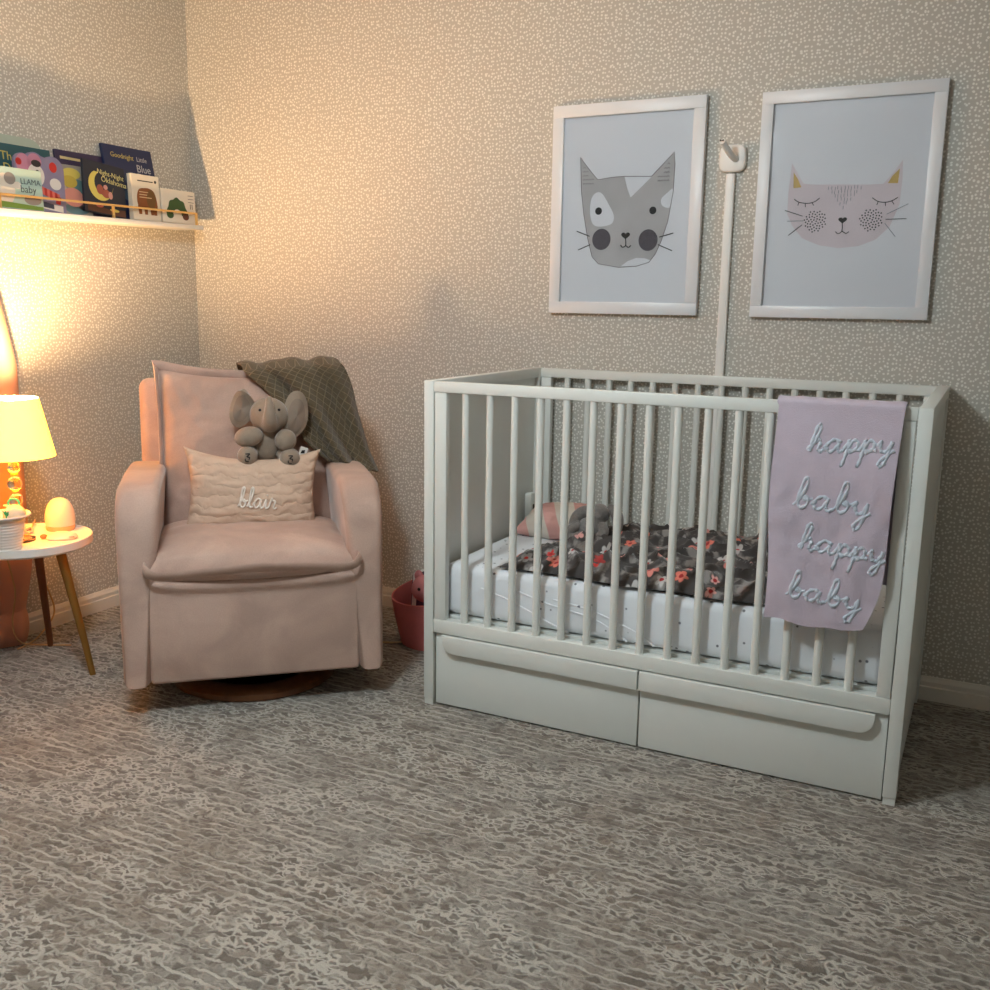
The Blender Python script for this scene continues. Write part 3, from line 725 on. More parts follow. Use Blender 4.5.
# plush elephant
ep = thing('plush_elephant', 'taupe plush elephant sitting on the lumbar pillow against the armchair back', 'plush toy', Vector(CC) + Matrix.Rotation(radians(AR), 3, 'Z') @ Vector((.06, .375, .725)), radians(AR))
P_ = M['plush']
plush('body', [('e', (0, .02, .055), (.058, .05, .07)), ('e', (.012, 0, .145), (.064, .06, .058)),
               ('t', [(.012, -.035, .115), (.012, -.065, .135), (.011, -.072, .172), (.012, -.060, .213)], lambda t: .031 - .021 * t)], P_, ep, nz=.02)
for x in (-.018, .043):
    b = MB(); b.ell((x, -.048, .166), (.0045, .004, .0045)); b.build('eye', M['ink'], ep)
def ear(c, rx, rz, rot, fold):
    b = MB()
    def fn(u, v):
        a = u * 2 * pi; r = v
        x, z = rx * r * cos(a), rz * r * sin(a) * (1 - .15 * cos(a))
        return Vector(c) + rot @ Vector((x, -.012 * (1 - r * r) + fold * max(0, z / rz) ** 2 + .006 * sin(a * 3) * r, z))
    def fn2(u, v): return fn(u, max(v, .02))
    b.sheet(36, 8, fn2, .014); b.build('ear', P_, ep)
    b2 = MB(); b2.sheet(36, 6, lambda u, v: Vector(fn(u, max(.02, v * .72))) + rot @ Vector((0, -.0095, 0)), .003)
    b2.build('ear_lining', M['ears'], ep)
ear((-.070, .015, .165), .036, .062, Matrix.Rotation(radians(14), 3, 'Y') @ Matrix.Rotation(radians(-14), 3, 'Z'), -.03)
ear((.098, .012, .140), .040, .080, Matrix.Rotation(radians(12), 3, 'Y') @ Matrix.Rotation(radians(12), 3, 'Z'), .008)
plush('arm', [('e', (-.055, -.035, .078), (.048, .034, .034), Matrix.Rotation(radians(-10), 3, 'Y'))], P_, ep, nz=.02)
plush('arm', [('e', (.062, -.035, .064), (.036, .036, .038))], P_, ep, nz=.02)
for x, z in ((-.062, .016), (.074, .006)):
    lg = plush('leg', [('e', (x, -.045, z), (.034, .036, .034)), ('t', [(x, -.04, z), (x * .7, 0, z + .012)], lambda t: .026)], P_, ep, nz=.02)
    b = MB()
    q = lambda px, py: Vector((x + px, -.081 - .0 + .35 * ((px) ** 2 + (py) ** 2) / .034, z + py))
    for st in ([(-.007, .012), (.007, .012), (-.003, .003), (.006, .001), (.004, -.006)], [(-.008, -.003), (-.007, -.011), (.003, -.013)]):
        b.tube([q(p.x, p.y) for p in catmull([(a, c, 0) for a, c in st], 4)], .0016, 5)
    b.build('foot_mark', M['ink'], lg)
b = MB(); T = tr(.118, -.005, .012) @ rotm('Y', 20) @ rotm('Z', 10); b.box(-.013, .013, -.001, .001, -.024, .024, T=T)
b.poly([(-.008, -.0013, .0), (.006, -.0013, .004), (.004, -.0013, .016), (-.006, -.0013, .012)], 1, T); b.build('fabric_tag', [M['white'], M['ink']], ep)

# knitted throw over the chair back
Lf = catmull([(.00, .80, .72), (.0, .79, .90), (-.02, .745, .985), (-.015, .635, 1.012), (.005, .560, 1.000), (.06, .520, .950), (.13, .468, .87), (.19, .438, .79), (.235, .425, .735), (.27, .425, .705)], 8)
Rt = catmull([(.37, .80, .70), (.37, .80, .88), (.35, .76, .98), (.315, .66, 1.030), (.335, .575, 1.022), (.362, .555, .965), (.382, .545, .88), (.405, .525, .78), (.430, .50, .70), (.448, .46, .655)], 8)
def throw(u, v):
    i = v * (len(Lf) - 1); k = int(i); fr = i - k; k2 = min(k + 1, len(Lf) - 1)
    a = Lf[k].lerp(Lf[k2], fr); c = Rt[k].lerp(Rt[k2], fr)
    p = a.lerp(c, u)
    bul = sin(pi * u)
    fold = .022 * sin(u * 14 + v * 3) + .012 * sin(u * 25 - v * 4 + 1) + .008 * noise.noise((u * 5, v * 6, 2))
    amp = .35 + .75 * v
    if v > .42: p.y -= .034 * bul * (1 - .4 * v) + fold * amp + .022
    elif v < .2: p.y += .012 + fold * .4
    else: p.z += .007 + .006 * bul + fold * .25
    p.x += .008 * noise.noise((v * 7, u * 2, 4)); p.z += .012 * noise.noise((u * 4, v * 3, 8)) * (v > .9)
    return p
th = thing('throw_blanket', 'olive brown lattice knit throw draped over the armchair back corner', 'blanket', CC, radians(AR))
b = MB(); b.sheet(70, 110, throw, .007, uvs=(.42, .95)); b.build('throw_cloth', M['knit'], th)

# ------------------------------------------------------------------ side table and what stands on it
TZ = .455
tb = thing('side_table', 'round white side table with brown and brass legs beside the armchair', 'table', (.322, -1.185, 0))
b = MB(); b.lathe([(0, TZ - .026), (.198, TZ - .026), (.204, TZ - .02), (.204, TZ + .004), (.201, TZ + .006), (.198, TZ + .004), (.197, TZ - .001), (0, TZ - .001)], 72); b.build('tabletop', M['tabletop'], tb)
for ang, m in ((129, 'legwood'), (12, 'brassleg'), (250, 'legwood')):
    a = radians(ang); b = MB()
    b.tube([(r * cos(a), r * sin(a), z) for r, z in ((.222, 0), (.19, .15), (.155, .30), (.125, TZ - .027))], lambda t: .010 + .0065 * t, 16)
    l = b.build('leg', M[m], tb)
    if m == 'brassleg': l['label'] = 'brass coloured leg'

LX, LY = .335, -1.222
lm = thing('table_lamp', 'glowing table lamp with cream shade and clear glass ball stem', 'lamp', (LX, LY, TZ))
T = tr(0, 0, 0)
b = MB(); b.lathe([(0, 0), (.05, 0), (.05, .008), (.03, .014), (.012, .02), (.0, .02)], 40); b.build('base', M['glass'], lm)
for zc, r in ((.041, .021), (.0885, .0205), (.1365, .0215), (.190, .0235), (.243, .0195)):
    b = MB(); b.ell((0, 0, zc), (r, r, r * .98), nu=28, nv=16); b.build('glass_ball', M['glass'], lm)
for z in (.0645, .1115, .161, .2185, .2645):
    b = MB(); b.lathe([(0, z - .004), (.011, z - .004), (.012, z), (.011, z + .004), (0, z + .004)], 20); b.build('collar', M['brass'], lm)
b = MB(); b.tube([(0, 0, .268), (0, 0, .37)], .005, 10); b.tube([(0, 0, .365), (0, 0, .404)], .013, 14); b.build('socket', M['brass'], lm)
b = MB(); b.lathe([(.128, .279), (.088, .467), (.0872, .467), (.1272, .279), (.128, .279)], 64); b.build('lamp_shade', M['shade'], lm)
b = MB(); b.ell((0, 0, .432), (.023, .023, .031)); b.build('bulb', M['bulb'], lm)
b = MB(); b.tube([(0.0868 * cos(t) , .0868 * sin(t), .456) for t in [2 * pi * i / 40 for i in range(40)]], .0015, 6, closed=True)
for k in range(3):
    a = 2 * pi * k / 3; b.tube([(.013 * cos(a), .013 * sin(a), .395), (.0868 * cos(a), .0868 * sin(a), .456)], .0014, 6)
b.build('shade_holder', M['brass'], lm)

pt = thing('ribbed_pot', 'white ribbed pot full of pacifiers at the front of the side table', 'pot', (.395, -1.318, TZ - .0005))
prof = [(0, 0), (.046, 0)]
nr = 11
for i in range(nr * 4 + 1):
    t = i / (nr * 4); prof.append((.047 + .017 * t + .0014 * sin(t * nr * 2 * pi), .002 + .103 * t))
prof += [(.078, .106), (.080, .110), (.078, .114), (.066, .112), (.062, .105), (.05, .02), (0, .018)]
b = MB(); b.lathe(prof, 56); b.build('pot_body', M['pot'], pt)
def pacifier(label, loc, rot, dome, ringc):
    o = thing('pacifier', label, 'pacifier', loc, 0, 'pacifiers in the pot'); o.rotation_euler = rot
    b = MB(); b.lathe([(0, 0), (.014, 0), (.022, .004), (.024, .008), (.02, .010), (0, .008)], 28, T=Matrix.Scale(1.25, 4, (1, 0, 0))); b.build('shield', dome, o)
    b = MB(); b.ell((0, 0, -.014), (.012, .012, .018)); b.build('nipple', M['cream'], o)
    b = MB(); b.tube([(.0165 * cos(t), 0, .018 + .0145 * sin(t)) for t in [2 * pi * i / 28 for i in range(28)]], .0032, 8, closed=True); b.build('ring', ringc, o)
pacifier('cream dome pacifier with a mint green ring, upright in the pot', (.418, -1.300, TZ + .128), (radians(-8), radians(10), radians(35)), M['cream'], M['mint'])
pacifier('teal pacifier at the left side of the pot', (.365, -1.345, TZ + .122), (radians(70), 0, radians(30)), M['teal'], M['teal'])
b = MB(); b.lathe([(0, .0), (.024, .0), (.034, .012), (.033, .026), (.022, .04), (.0, .046)], 28); dm = b.build('pacifier_case', M['cream'])
dm.location = (.432, -1.305, TZ + .098); dm.rotation_euler = (radians(12), radians(14), 0); tag(dm, 'round cream dome case leaning on the pot rim', 'case')
b = MB()
for k in range(3): b.tube(catmull([(0, 0, 0), (.006 * (k - 1), -.002, .012), (.014 * (k - 1), -.006, .022)], 5), lambda t: .004 * (1 - t) + .001, 6)
lf = b.build('green_clip', M['teal']); lf.location = (.440, -1.338, TZ + .110); tag(lf, 'small green clip poking out of the white pot', 'clip')

eg = thing('egg_night_light', 'pale egg shaped night light at the back of the side table', 'night light', (.316, -1.043, TZ - .0005))
b = MB(); b.lathe([(0, 0), (.043, 0), (.0455, .004), (.047, .015), (.045, .017), (0, .017)], 40); b.build('base', M['eggbase'], eg)
b = MB(); b.lathe([(0, .0172), (.0465, .0172), (.0485, .028), (.0490, .040), (.0480, .054), (.0450, .069), (.0400, .083), (.0330, .095), (.0240, .104), (.0130, .1095), (.0, .111)], 48); b.build('shell', M['egg'], eg)
sd = thing('white_pod', 'flat white pod with an orange tip lying before the egg light', 'device', (.432, -1.135, TZ - .0005), radians(42))
b = MB(); b.lathe([(0, 0), (.034, 0), (.038, .006), (.034, .015), (.02, .022), (0, .024)], 36, T=Matrix.Scale(1.3, 4, (1, 0, 0))); b.build('pod_body', M['egg'], sd)
b = MB(); b.ell((-.056, 0, .010), (.012, .008, .008)); b.tube([(-.044, 0, .010), (-.056, 0, .010)], .005, 10); b.build('tip', M['orange'], sd)
b = MB(); b.box(.02, .042, -.030, -.026, .010, .012); b.build('seam', M['line'], sd)
b = MB(); b.tube(catmull([(-.02, 0, .006), (-.008, .010, .012), (.01, .006, .016), (.022, -.004, .008), (.008, -.012, .006), (-.02, 0, .006)], 6), .0045, 8)
b.tube(catmull([(-.02, 0, .004), (-.04, -.02, .003), (-.02, -.04, .003), (.03, -.035, .003)], 6), .0012, 6)
cl = b.build('pacifier_clip', M['palegrey']); cl.location = (.27, -1.135, TZ - .001); tag(cl, 'small pale clip and string lying behind the ribbed pot', 'clip')

def cord(name, label, pts, r=.003, m='cord'):
    b = MB(); b.tube(catmull(pts, 10), r, 8); tag(b.build(name, M[m]), label, 'cord')
cord('lamp_cord', 'thin lamp cord looping down behind the brown table leg', [(LX - .02, LY + .048, TZ + .004), (.24, -1.10, TZ + .004), (.16, -1.02, TZ + .010), (.105, -.985, .40), (.10, -.965, .25), (.085, -.925, .165), (.075, -.90, .10), (.075, -.915, .055), (.09, -1.0, .006), (.12, -1.10, .004)])
cord('power_cord', 'beige power cord hanging below the left of the side table', [(.17, -1.15, TZ - .03), (.155, -1.14, .36), (.13, -1.10, .22), (.13, -1.12, .11), (.12, -1.09, .03), (.16, -1.03, .005), (.25, -.98, .004)])
cord('floor_cord', 'pale cord lying on the carpet behind the armchair', [(.95, -.30, .004), (1.10, -.42, .004), (1.225, -.402, .004), (1.285, -.357, .004), (1.35, -.27, .004), (1.5, -.16, .004)], .004)

# curtain
def curt(u, v):
    z = 2.3 * v
    e = -.972 - (.085 if z > 1.42 else .085 * max(0, (z - 1.0) / .42))
    y = e - .75 * u
    d = .075 + .035 * sin(u * 24 + 1.0) + .012 * noise.noise((u * 6, z * 1.5, 0))
    if z < .42:
        k = 1 - z / .42
        d += .035 * sin(pi * min(1, k * 1.0)) ** 1.0 * (.6 + .4 * sin(u * 13)) + .01 * k
        y += (.012 * sin(k * 6.0)) * (1 - u) - .050 * k
        if z < .12: d += .035 * sin(pi * (z / .12)) + .01
    d *= .55 + .45 * min(1, u / .2)
    d = max(d, .022)
    return (d, y, z + .004)
ct = thing('curtain', 'peach curtain hanging at the left wall behind the table lamp', 'curtain', (0, 0, 0))
b = MB(); b.sheet(90, 130, curt, .003); b.build('drape', M['curtain'], ct)

# ------------------------------------------------------------------ pink bin behind
bn = thing('storage_bin', 'coral pink felt storage bin on the floor between armchair and crib', 'bin', (1.375, -.27, 0))
vs, fs = [], []
b = MB()
def binfn(u, v, off=0):
    a = u * 2 * pi; r = .150 + .022 * v + .006 * sin(a * 3 + v * 3) - off
    return (r * cos(a), r * .9 * sin(a), .002 + (.20 + .03 * sin(a) + .02 * cos(a)) * v)
b.sheet(64, 14, binfn, .006); b.lathe([(0, .004), (.148, .004), (.148, .008), (0, .008)], 40, T=Matrix.Scale(.9, 4, (0, 1, 0))); b.build('bin_wall', M['bin'], bn)
def on_bin(a0, zc, ra, rz, m, name):
    b = MB(); pts = []
    def fn(u, v):
        t = u * 2 * pi; a = radians(a0) + ra * v * cos(t); z = zc + rz * v * sin(t)
        q = Vector(binfn(a / (2 * pi), z / .21)); return Vector((q.x * 1.03, q.y * 1.03, z))
    b.grid(24, 3, fn); b.build(name, m, bn)
on_bin(212, .075, .20, .060, M['palegrey'], 'oval_patch'); on_bin(214, .148, .12, .022, M['navy'], 'round_patch')
pg = thing('pink_toy', 'pink soft toy with a dark eye poking out of the coral bin', 'toy', (1.345, -.315, .15))
b = MB(); b.ell((0, 0, .055), (.055, .05, .052), nz=.04); b.build('head', M['pinktoy'], pg)
b = MB(); b.ell((.0, -.049, .065), (.006, .004, .006)); b.build('eye', M['ink'], pg)
b = MB(); b.ell((-.03, 0, .10), (.018, .010, .022)); b.build('ear', M['pinktoy'], pg)
b = MB(); b.box(-.012, .012, -.09, .07, .0, .24, bevel=.002); b.box(-.009, .009, -.0902, .066, .003, .2402, mi=1)
bk = b.build('picture_book', [M['purple'], M['white']]); bk.location = (1.285, -.235, .012); bk.rotation_euler = (radians(-3), radians(2), radians(4)); tag(bk, 'plum covered book standing in the coral felt bin', 'book')

# ------------------------------------------------------------------ framed prints
FACE1 = [(1.7851, 1.7435), (1.7969, 1.727), (1.8230, 1.6960), (1.8513, 1.6661), (1.9, 1.672), (1.9481, 1.6738), (2.0439, 1.6699), (2.08, 1.705), (2.1196, 1.7447), (2.1232, 1.7076), (2.1216, 1.6189), (2.1073, 1.5214), (2.0868, 1.4557), (2.0683, 1.4142), (2.0472, 1.3875), (2.0027, 1.3742), (1.9387, 1.371), (1.8636, 1.3832), (1.8391, 1.4075), (1.8209, 1.4679), (1.8028, 1.5538), (1.7917, 1.6305)]
PATCHTOP = [(1.9482, 1.6722), (2.044, 1.6682), (1.9728, 1.6035), (1.9598, 1.6329)]
PATCHEYE = [(1.8303, 1.6039), (1.8473, 1.6235), (1.8688, 1.6194), (1.8932, 1.5851), (1.9141, 1.5467), (1.9105, 1.5216), (1.8887, 1.5119), (1.8542, 1.51), (1.835, 1.5232), (1.8261, 1.5616)]
PATCHSIDE = [(2.1205, 1.6254), (2.1027, 1.6155), (2.0818, 1.5959), (2.0845, 1.5753), (2.1007, 1.5667), (2.1140, 1.5719)]
PATCHCHIN = [(1.946, 1.3740), (1.97, 1.3913), (2.0014, 1.403), (2.0331, 1.4011), (2.0521, 1.3942), (2.0429, 1.3872), (2.0026, 1.3765)]
FACE2 = [(2.504, 1.6902), (2.5235, 1.6594), (2.5432, 1.627), (2.5736, 1.6233), (2.66, 1.62), (2.7417, 1.6169), (2.7806, 1.6179), (2.8112, 1.6554), (2.8309, 1.6856), (2.8342, 1.6299), (2.8318, 1.5558), (2.8222, 1.527), (2.8093, 1.4897), (2.7716, 1.4525), (2.7235, 1.4336), (2.665, 1.4282), (2.6045, 1.4375), (2.5508, 1.46), (2.5173, 1.4999), (2.4999, 1.5351), (2.4989, 1.6002), (2.5023, 1.6518)]
def framed(label, x0, x1, z0, z1, fw, draw, tilt=0):
    cx, cz = (x0 + x1) / 2, (z0 + z1) / 2
    f = thing('framed_print', label, 'picture', (cx, 0, cz), 0, 'framed prints above the crib')
    w, h = (x1 - x0) / 2, (z1 - z0) / 2
    b = MB()
    for a0, a1, c0, c1 in ((-w, w, h - fw, h), (-w, w, -h, -h + fw), (-w, -w + fw, -h + fw, h - fw), (w - fw, w, -h + fw, h - fw)):
        b.box(a0, a1, -.026, -.002, c0, c1, bevel=.0012)
    b.build('frame', M['frame'], f)
    b = MB(); b.box(-w + fw * .8, w - fw * .8, -.011, -.006, -h + fw * .8, h - fw * .8)
    mats = [M['paper']]
    draw(b, mats, lambda x, z, k=0: Vector((x - cx, -.0112 - .00012 * k, z - cz)))
    b.build('print', mats, f, smooth=False)
    b = MB(); b.box(-w + fw * .9, w - fw * .9, -.0165, -.0150, -h + fw * .9, h - fw * .9); b.build('glazing', M['pane'], f)
M['pane'] = pane_mat()
def stroke(b, q, pts, r, mi, k=3, closed=False, n=5):
    b.tube([q(p.x, p.y, k) for p in catmull([(x, z, 0) for x, z in pts], n, closed)], r, 5, mi, closed=closed)
def disc(b, q, c, rx, rz, mi, k=3, n=28): b.poly([q(c[0] + rx * cos(2 * pi * i / n), c[1] + rz * sin(2 * pi * i / n), k) for i in range(n)], mi)
def heart(b, q, c, s, mi):
    b.poly([q(c[0] + s * (16 * sin(t) ** 3) / 16, c[1] + s * .85 * (13 * cos(t) - 5 * cos(2 * t) - 2 * cos(3 * t) - cos(4 * t)) / 16, 5) for t in [2 * pi * i / 36 for i in range(36)]], mi)
def cat_one(b, mats, q):
    mats += [M['catgrey'], M['paper'], M['cheek'], M['ink'], M['line']]
    b.poly([q(x, z, 1) for x, z in FACE1], 1)
    stroke(b, q, FACE1, .0011, 5, 2, True, 1)
    for P in (PATCHTOP, PATCHCHIN): b.poly([q(x, z, 3) for x, z in P], 2)
    for P in (PATCHEYE, PATCHSIDE): b.poly([q(p.x, p.y, 3) for p in catmull([(x, z, 0) for x, z in P], 4, True)], 2)
    for c in ((1.8579, 1.5617), (2.0535, 1.5589)): disc(b, q, c, .0125, .0125, 4, 5)
    for c in ((1.8718, 1.4663), (2.0411, 1.4613)): disc(b, q, c, .034, .036, 3, 4)
    heart(b, q, (1.96, 1.478), .016, 4)
    stroke(b, q, [(1.943, 1.447), (1.9497, 1.4389), (1.9614, 1.4447), (1.9605, 1.4688)], .0018, 4, 5)
    stroke(b, q, [(1.9605, 1.446), (1.9716, 1.4378), (1.9804, 1.4445)], .0018, 4, 5)
    for a, c in (((1.7791, 1.4952), (1.8272, 1.4772)), ((1.786, 1.4313), (1.831, 1.4489)), ((2.0807, 1.4707), (2.1285, 1.4832)), ((2.0766, 1.4459), (2.127, 1.4254))): stroke(b, q, [a, c], .0017, 4, 5)
    for s_, ex in ((1, 1.797), (-1, 2.106)):
        for r_ in range(5):
            for k in range(1 + (r_ + 1) // 2 + (r_ > 2)):
                x = ex + s_ * (.004 + k * .0105); z = 1.708 - r_ * .0135
                stroke(b, q, [(x - .004, z - .002), (x, z + .003), (x + .004, z - .002)], .0008, 5, 4, False, 2)
def cat_two(b, mats, q):
    mats += [M['catpink'], M['gold'], M['ink'], M['greyline']]
    b.poly([q(x, z, 1) for x, z in FACE2], 1)
    b.poly([q(x, z, 3) for x, z in ((2.5109, 1.6631), (2.5136, 1.6144), (2.5379, 1.6161), (2.5261, 1.6408))], 2)
    b.poly([q(x, z, 3) for x, z in ((2.8244, 1.6608), (2.8050, 1.640), (2.7935, 1.6191), (2.8224, 1.618))], 2)
    rr = random.Random(3)
    for r_ in range(6):
        for k in range(11 - 2 * r_):
            x = 2.6215 + .0095 * (k + r_) + rr.uniform(-.002, .002); z = 1.610 - .0115 * r_ + rr.uniform(-.002, .002)
            stroke(b, q, [(x, z + .005), (x, z - .005)], .0008, 4, 3, False, 1)
    for c in ((2.5878, 1.5114), (2.7544, 1.5119)):
        for i in range(52):
            rad = .034 * sqrt((i + .5) / 52); a = i * 2.39996
            disc(b, q, (c[0] + rad * cos(a), c[1] + rad * sin(a)), .0025, .0025, 3, 4, 7)
    for P in ([(2.5186, 1.5806), (2.5342, 1.5706), (2.5605, 1.5664), (2.5817, 1.5709), (2.5964, 1.5815)], [(2.7523, 1.5774), (2.7704, 1.5659), (2.7909, 1.5628), (2.8107, 1.5672), (2.826, 1.5766)]): stroke(b, q, P, .0013, 3, 5)
    LA = [(2.5342, 1.5706), (2.5305, 1.5612), (2.5536, 1.5666), (2.5544, 1.5553), (2.5733, 1.5686), (2.58, 1.5598), (2.7704, 1.5659), (2.7671, 1.556), (2.7909, 1.5628), (2.7927, 1.5519), (2.8092, 1.5664), (2.8165, 1.5562)]
    for i in range(0, 12, 2): stroke(b, q, LA[i:i + 2], .0012, 3, 5)
    heart(b, q, (2.6704, 1.513), .013, 3)
    stroke(b, q, [(2.6511, 1.4784), (2.66, 1.4721), (2.6705, 1.4805), (2.6701, 1.5053)], .0013, 3, 5); stroke(b, q, [(2.6705, 1.4805), (2.6827, 1.4726), (2.6916, 1.4776)], .0013, 3, 5)
    WH = [(2.492, 1.5467), (2.5477, 1.5279), (2.5014, 1.5133), (2.5513, 1.5131), (2.508, 1.4694), (2.5479, 1.501), (2.7979, 1.5276), (2.8572, 1.5567), (2.796, 1.5126), (2.8555, 1.5129), (2.7945, 1.5009), (2.828, 1.4601)]
    for i in range(0, 12, 2): stroke(b, q, WH[i:i + 2], .0011, 4 if i % 4 else 3, 5)
framed('white framed print of a grey patched cat with open eyes above the crib', 1.684, 2.223, 1.212, 1.915, .040, cat_one)
framed('white framed print of a blush pink cat with closed eyes above the crib', 2.402, 2.940, 1.211, 1.907, .0365, cat_two)

# monitor mount and cable channel
mo = thing('monitor_mount', 'white wall mount with a short arm between the two framed prints', 'wall mount', (2.315, 0, 1.714))
def rsq(u, r=.043):
    a = u; c, s = cos(a), sin(a); k = (abs(c) ** 4 + abs(s) ** 4) ** -.25
    return r * k * c, r * k * s
prof = [rsq(2 * pi * i / 40) for i in range(40)]
b = MB(); b.prism(prof, lambda p, q, t: (p, t, q), -.020, -.0005, bevel=.006); b.build('wall_plate', M['white'], mo)
b = MB(); b.tube(catmull([(.012, -.018, -.004), (.004, -.05, .004), (-.006, -.08, .024), (-.013, -.105, .040)], 6), .0105, 16); ar = b.build('arm', M['white'], mo)
b = MB()
for dx in (-.004, .003): b.ell((-.0135 + dx, -.107, .043), (.0028, .0028, .0028), nu=10, nv=6)
b.build('socket_holes', M['ink'], ar)
b = MB(); b.box(2.296, 2.326, -.016, -.0005, .08, 1.667, bevel=.004, seg=3); b.box(2.304, 2.318, -.0175, -.0155, .08, 1.667)
tag(b.build('cable_channel', M['white']), 'white cable channel running down the wall below the mount', 'cable cover')

# ------------------------------------------------------------------ book ledge
sh = thing('book_ledge', 'long white picture ledge with a brass rail on the left wall', 'shelf', (0, -.09, 1.525))
sh.rotation_euler = (radians(.75), 0, 0)
SL = -.955
b = MB(); b.box(.0006, .135, SL, 0, 0, .017, bevel=.0015); b.box(.0006, .010, SL, 0, .017, .030, bevel=.001); b.build('board', M['white'], sh)
b = MB(); b.box(.122, .130, SL + .004, -.026, .060, .067); b.box(.122, .130, -.034, -.026, .0172, .0598); b.box(.122, .130, -.47, -.462, .0172, .0598); b.box(.122, .130, SL + .004, SL + .012, .0172, .0598)
b.build('rail', M['brass'], sh)
def zs(y): return 1.525 + .0175 + (y + .09) * math.tan(radians(.75))
WPG = flat(232, 224, 208)
def book(label, yl, yr, h, xb, lean, th, cover, art=None, roll=0, outline=None):
    """stands on the ledge, cover facing the room: yl..yr along the wall, back edge of the foot at xb"""
    w = yr - yl
    o = thing('picture_book', label, 'book', (xb, (yl + yr) / 2, zs((yl + yr) / 2) + (w / 2 * abs(sin(radians(roll)))) + w / 2 * math.tan(radians(.75)) + .0008), 0, 'picture books on the ledge')
    l = radians(lean)
    R = Matrix(((0, -sin(l), cos(l)), (1, 0, 0), (0, cos(l), sin(l)))).to_4x4() @ Matrix.Rotation(radians(roll), 4, 'Z')
    mats = [cover]
    b = MB()
    if outline:
        for n0, n1 in ((0, .002), (th - .002, th)):
            b.prism(outline, lambda p, q, t: (p, q, t), n0, n1, T=R)
        b.prism([(p * .985, q * .985 + .001) for p, q in outline], lambda p, q, t: (p, q, t), .002, th - .002, T=R)
    else:
        b.box(-w / 2, w / 2, 0, h, 0, .0022, T=R, bevel=.0006, seg=1); b.box(-w / 2, w / 2, 0, h, th - .0022, th, T=R, bevel=.0006, seg=1)
        b.box(-w / 2, -w / 2 + .0025, .0005, h - .0005, .0022, th - .0022, T=R)
    if art:
        def q(x, y, k=1): return Vector((x, y, th + .0003 * k))
        art(b, mats, q, R, w, h, th)
    b.build('cover', mats, o, smooth=False)
    if not outline:
        b = MB(); b.box(-w / 2 + .0026, w / 2 - .003, .003, h - .003, .0023, th - .0023, T=R); b.build('pages', WPG, o, smooth=False)
    return o
def pushm(mats, m):
    if m not in mats: mats.append(m)
    return mats.index(m)
def P2(b, R, q, pts, mi, k=1): b.poly([R @ q(x, y, k) for x, y in pts], mi)
def E2(b, R, q, c, rx, ry, mi, k=1, a0=0, a1=2 * pi, n=26): P2(b, R, q, [(c[0] + rx * cos(a0 + (a1 - a0) * i / n), c[1] + ry * sin(a0 + (a1 - a0) * i / n)) for i in range(n)], mi, k)
def TX(b, R, th, s_, size, x, y, mi, rot=0, align='LEFT'): b.text(s_, size, R @ tr(x, y, th + .0012) @ Matrix.Rotation(radians(rot), 4, 'Z'), mi, .0003, align)

def art_blue(b, mats, q, R, w, h, th):
    y = pushm(mats, flat(206, 188, 110)); g = pushm(mats, flat(190, 192, 196)); t = pushm(mats, flat(70, 96, 118))
    TX(b, R, th, 'Goodnight', .0265, -.090, h - .045, y, -2); TX(b, R, th, 'Little', .026, .040, h - .050, g)
    TX(b, R, th, 'Blue', .042, .032, h - .092, g); TX(b, R, th, 'Truck', .030, .032, h - .118, g)
    E2(b, R, q, (.0, h - .125), .036, .030, t); E2(b, R, q, (-.01, h - .19), .05, .028, t)
def art_night(b, mats, q, R, w, h, th):
    m = pushm(mats, flat(226, 208, 104)); r = pushm(mats, flat(176, 92, 74)); p = pushm(mats, flat(222, 160, 150)); br = pushm(mats, flat(96, 60, 44)); tx = pushm(mats, flat(232, 220, 150))
    TX(b, R, th, 'Night-Night', .026, -.035, h - .042, tx, -3); TX(b, R, th, 'Oklahoma', .029, -.018, h - .068, tx, -3)
    n = 26; a0, a1 = radians(120), radians(350)
    out = [(-.020 + .056 * cos(a0 + (a1 - a0) * i / n), h - .085 + .056 * sin(a0 + (a1 - a0) * i / n)) for i in range(n + 1)]
    inn = [(-.004 + .044 * cos(a1 + (a0 - a1) * i / n), h - .076 + .044 * sin(a1 + (a0 - a1) * i / n)) for i in range(n + 1)]
    for i in range(n): P2(b, R, q, [out[i], out[i + 1], inn[n - i - 1], inn[n - i]], m, 1)
    E2(b, R, q, (-.024, h - .10), .016, .018, r, 2); E2(b, R, q, (.004, h - .112), .020, .016, r, 2); E2(b, R, q, (.002, h - .088), .010, .009, p, 3); E2(b, R, q, (.024, h - .115), .010, .014, p, 3)
    P2(b, R, q, [(-w / 2 + .012, .004), (w / 2 - .004, .004), (w / 2 - .004, .030), (.01, .022), (-w / 2 + .012, .038)], br, 1)
    E2(b, R, q, (-.03, .03), .018, .008, r, 2); E2(b, R, q, (.04, .022), .022, .006, m, 2)
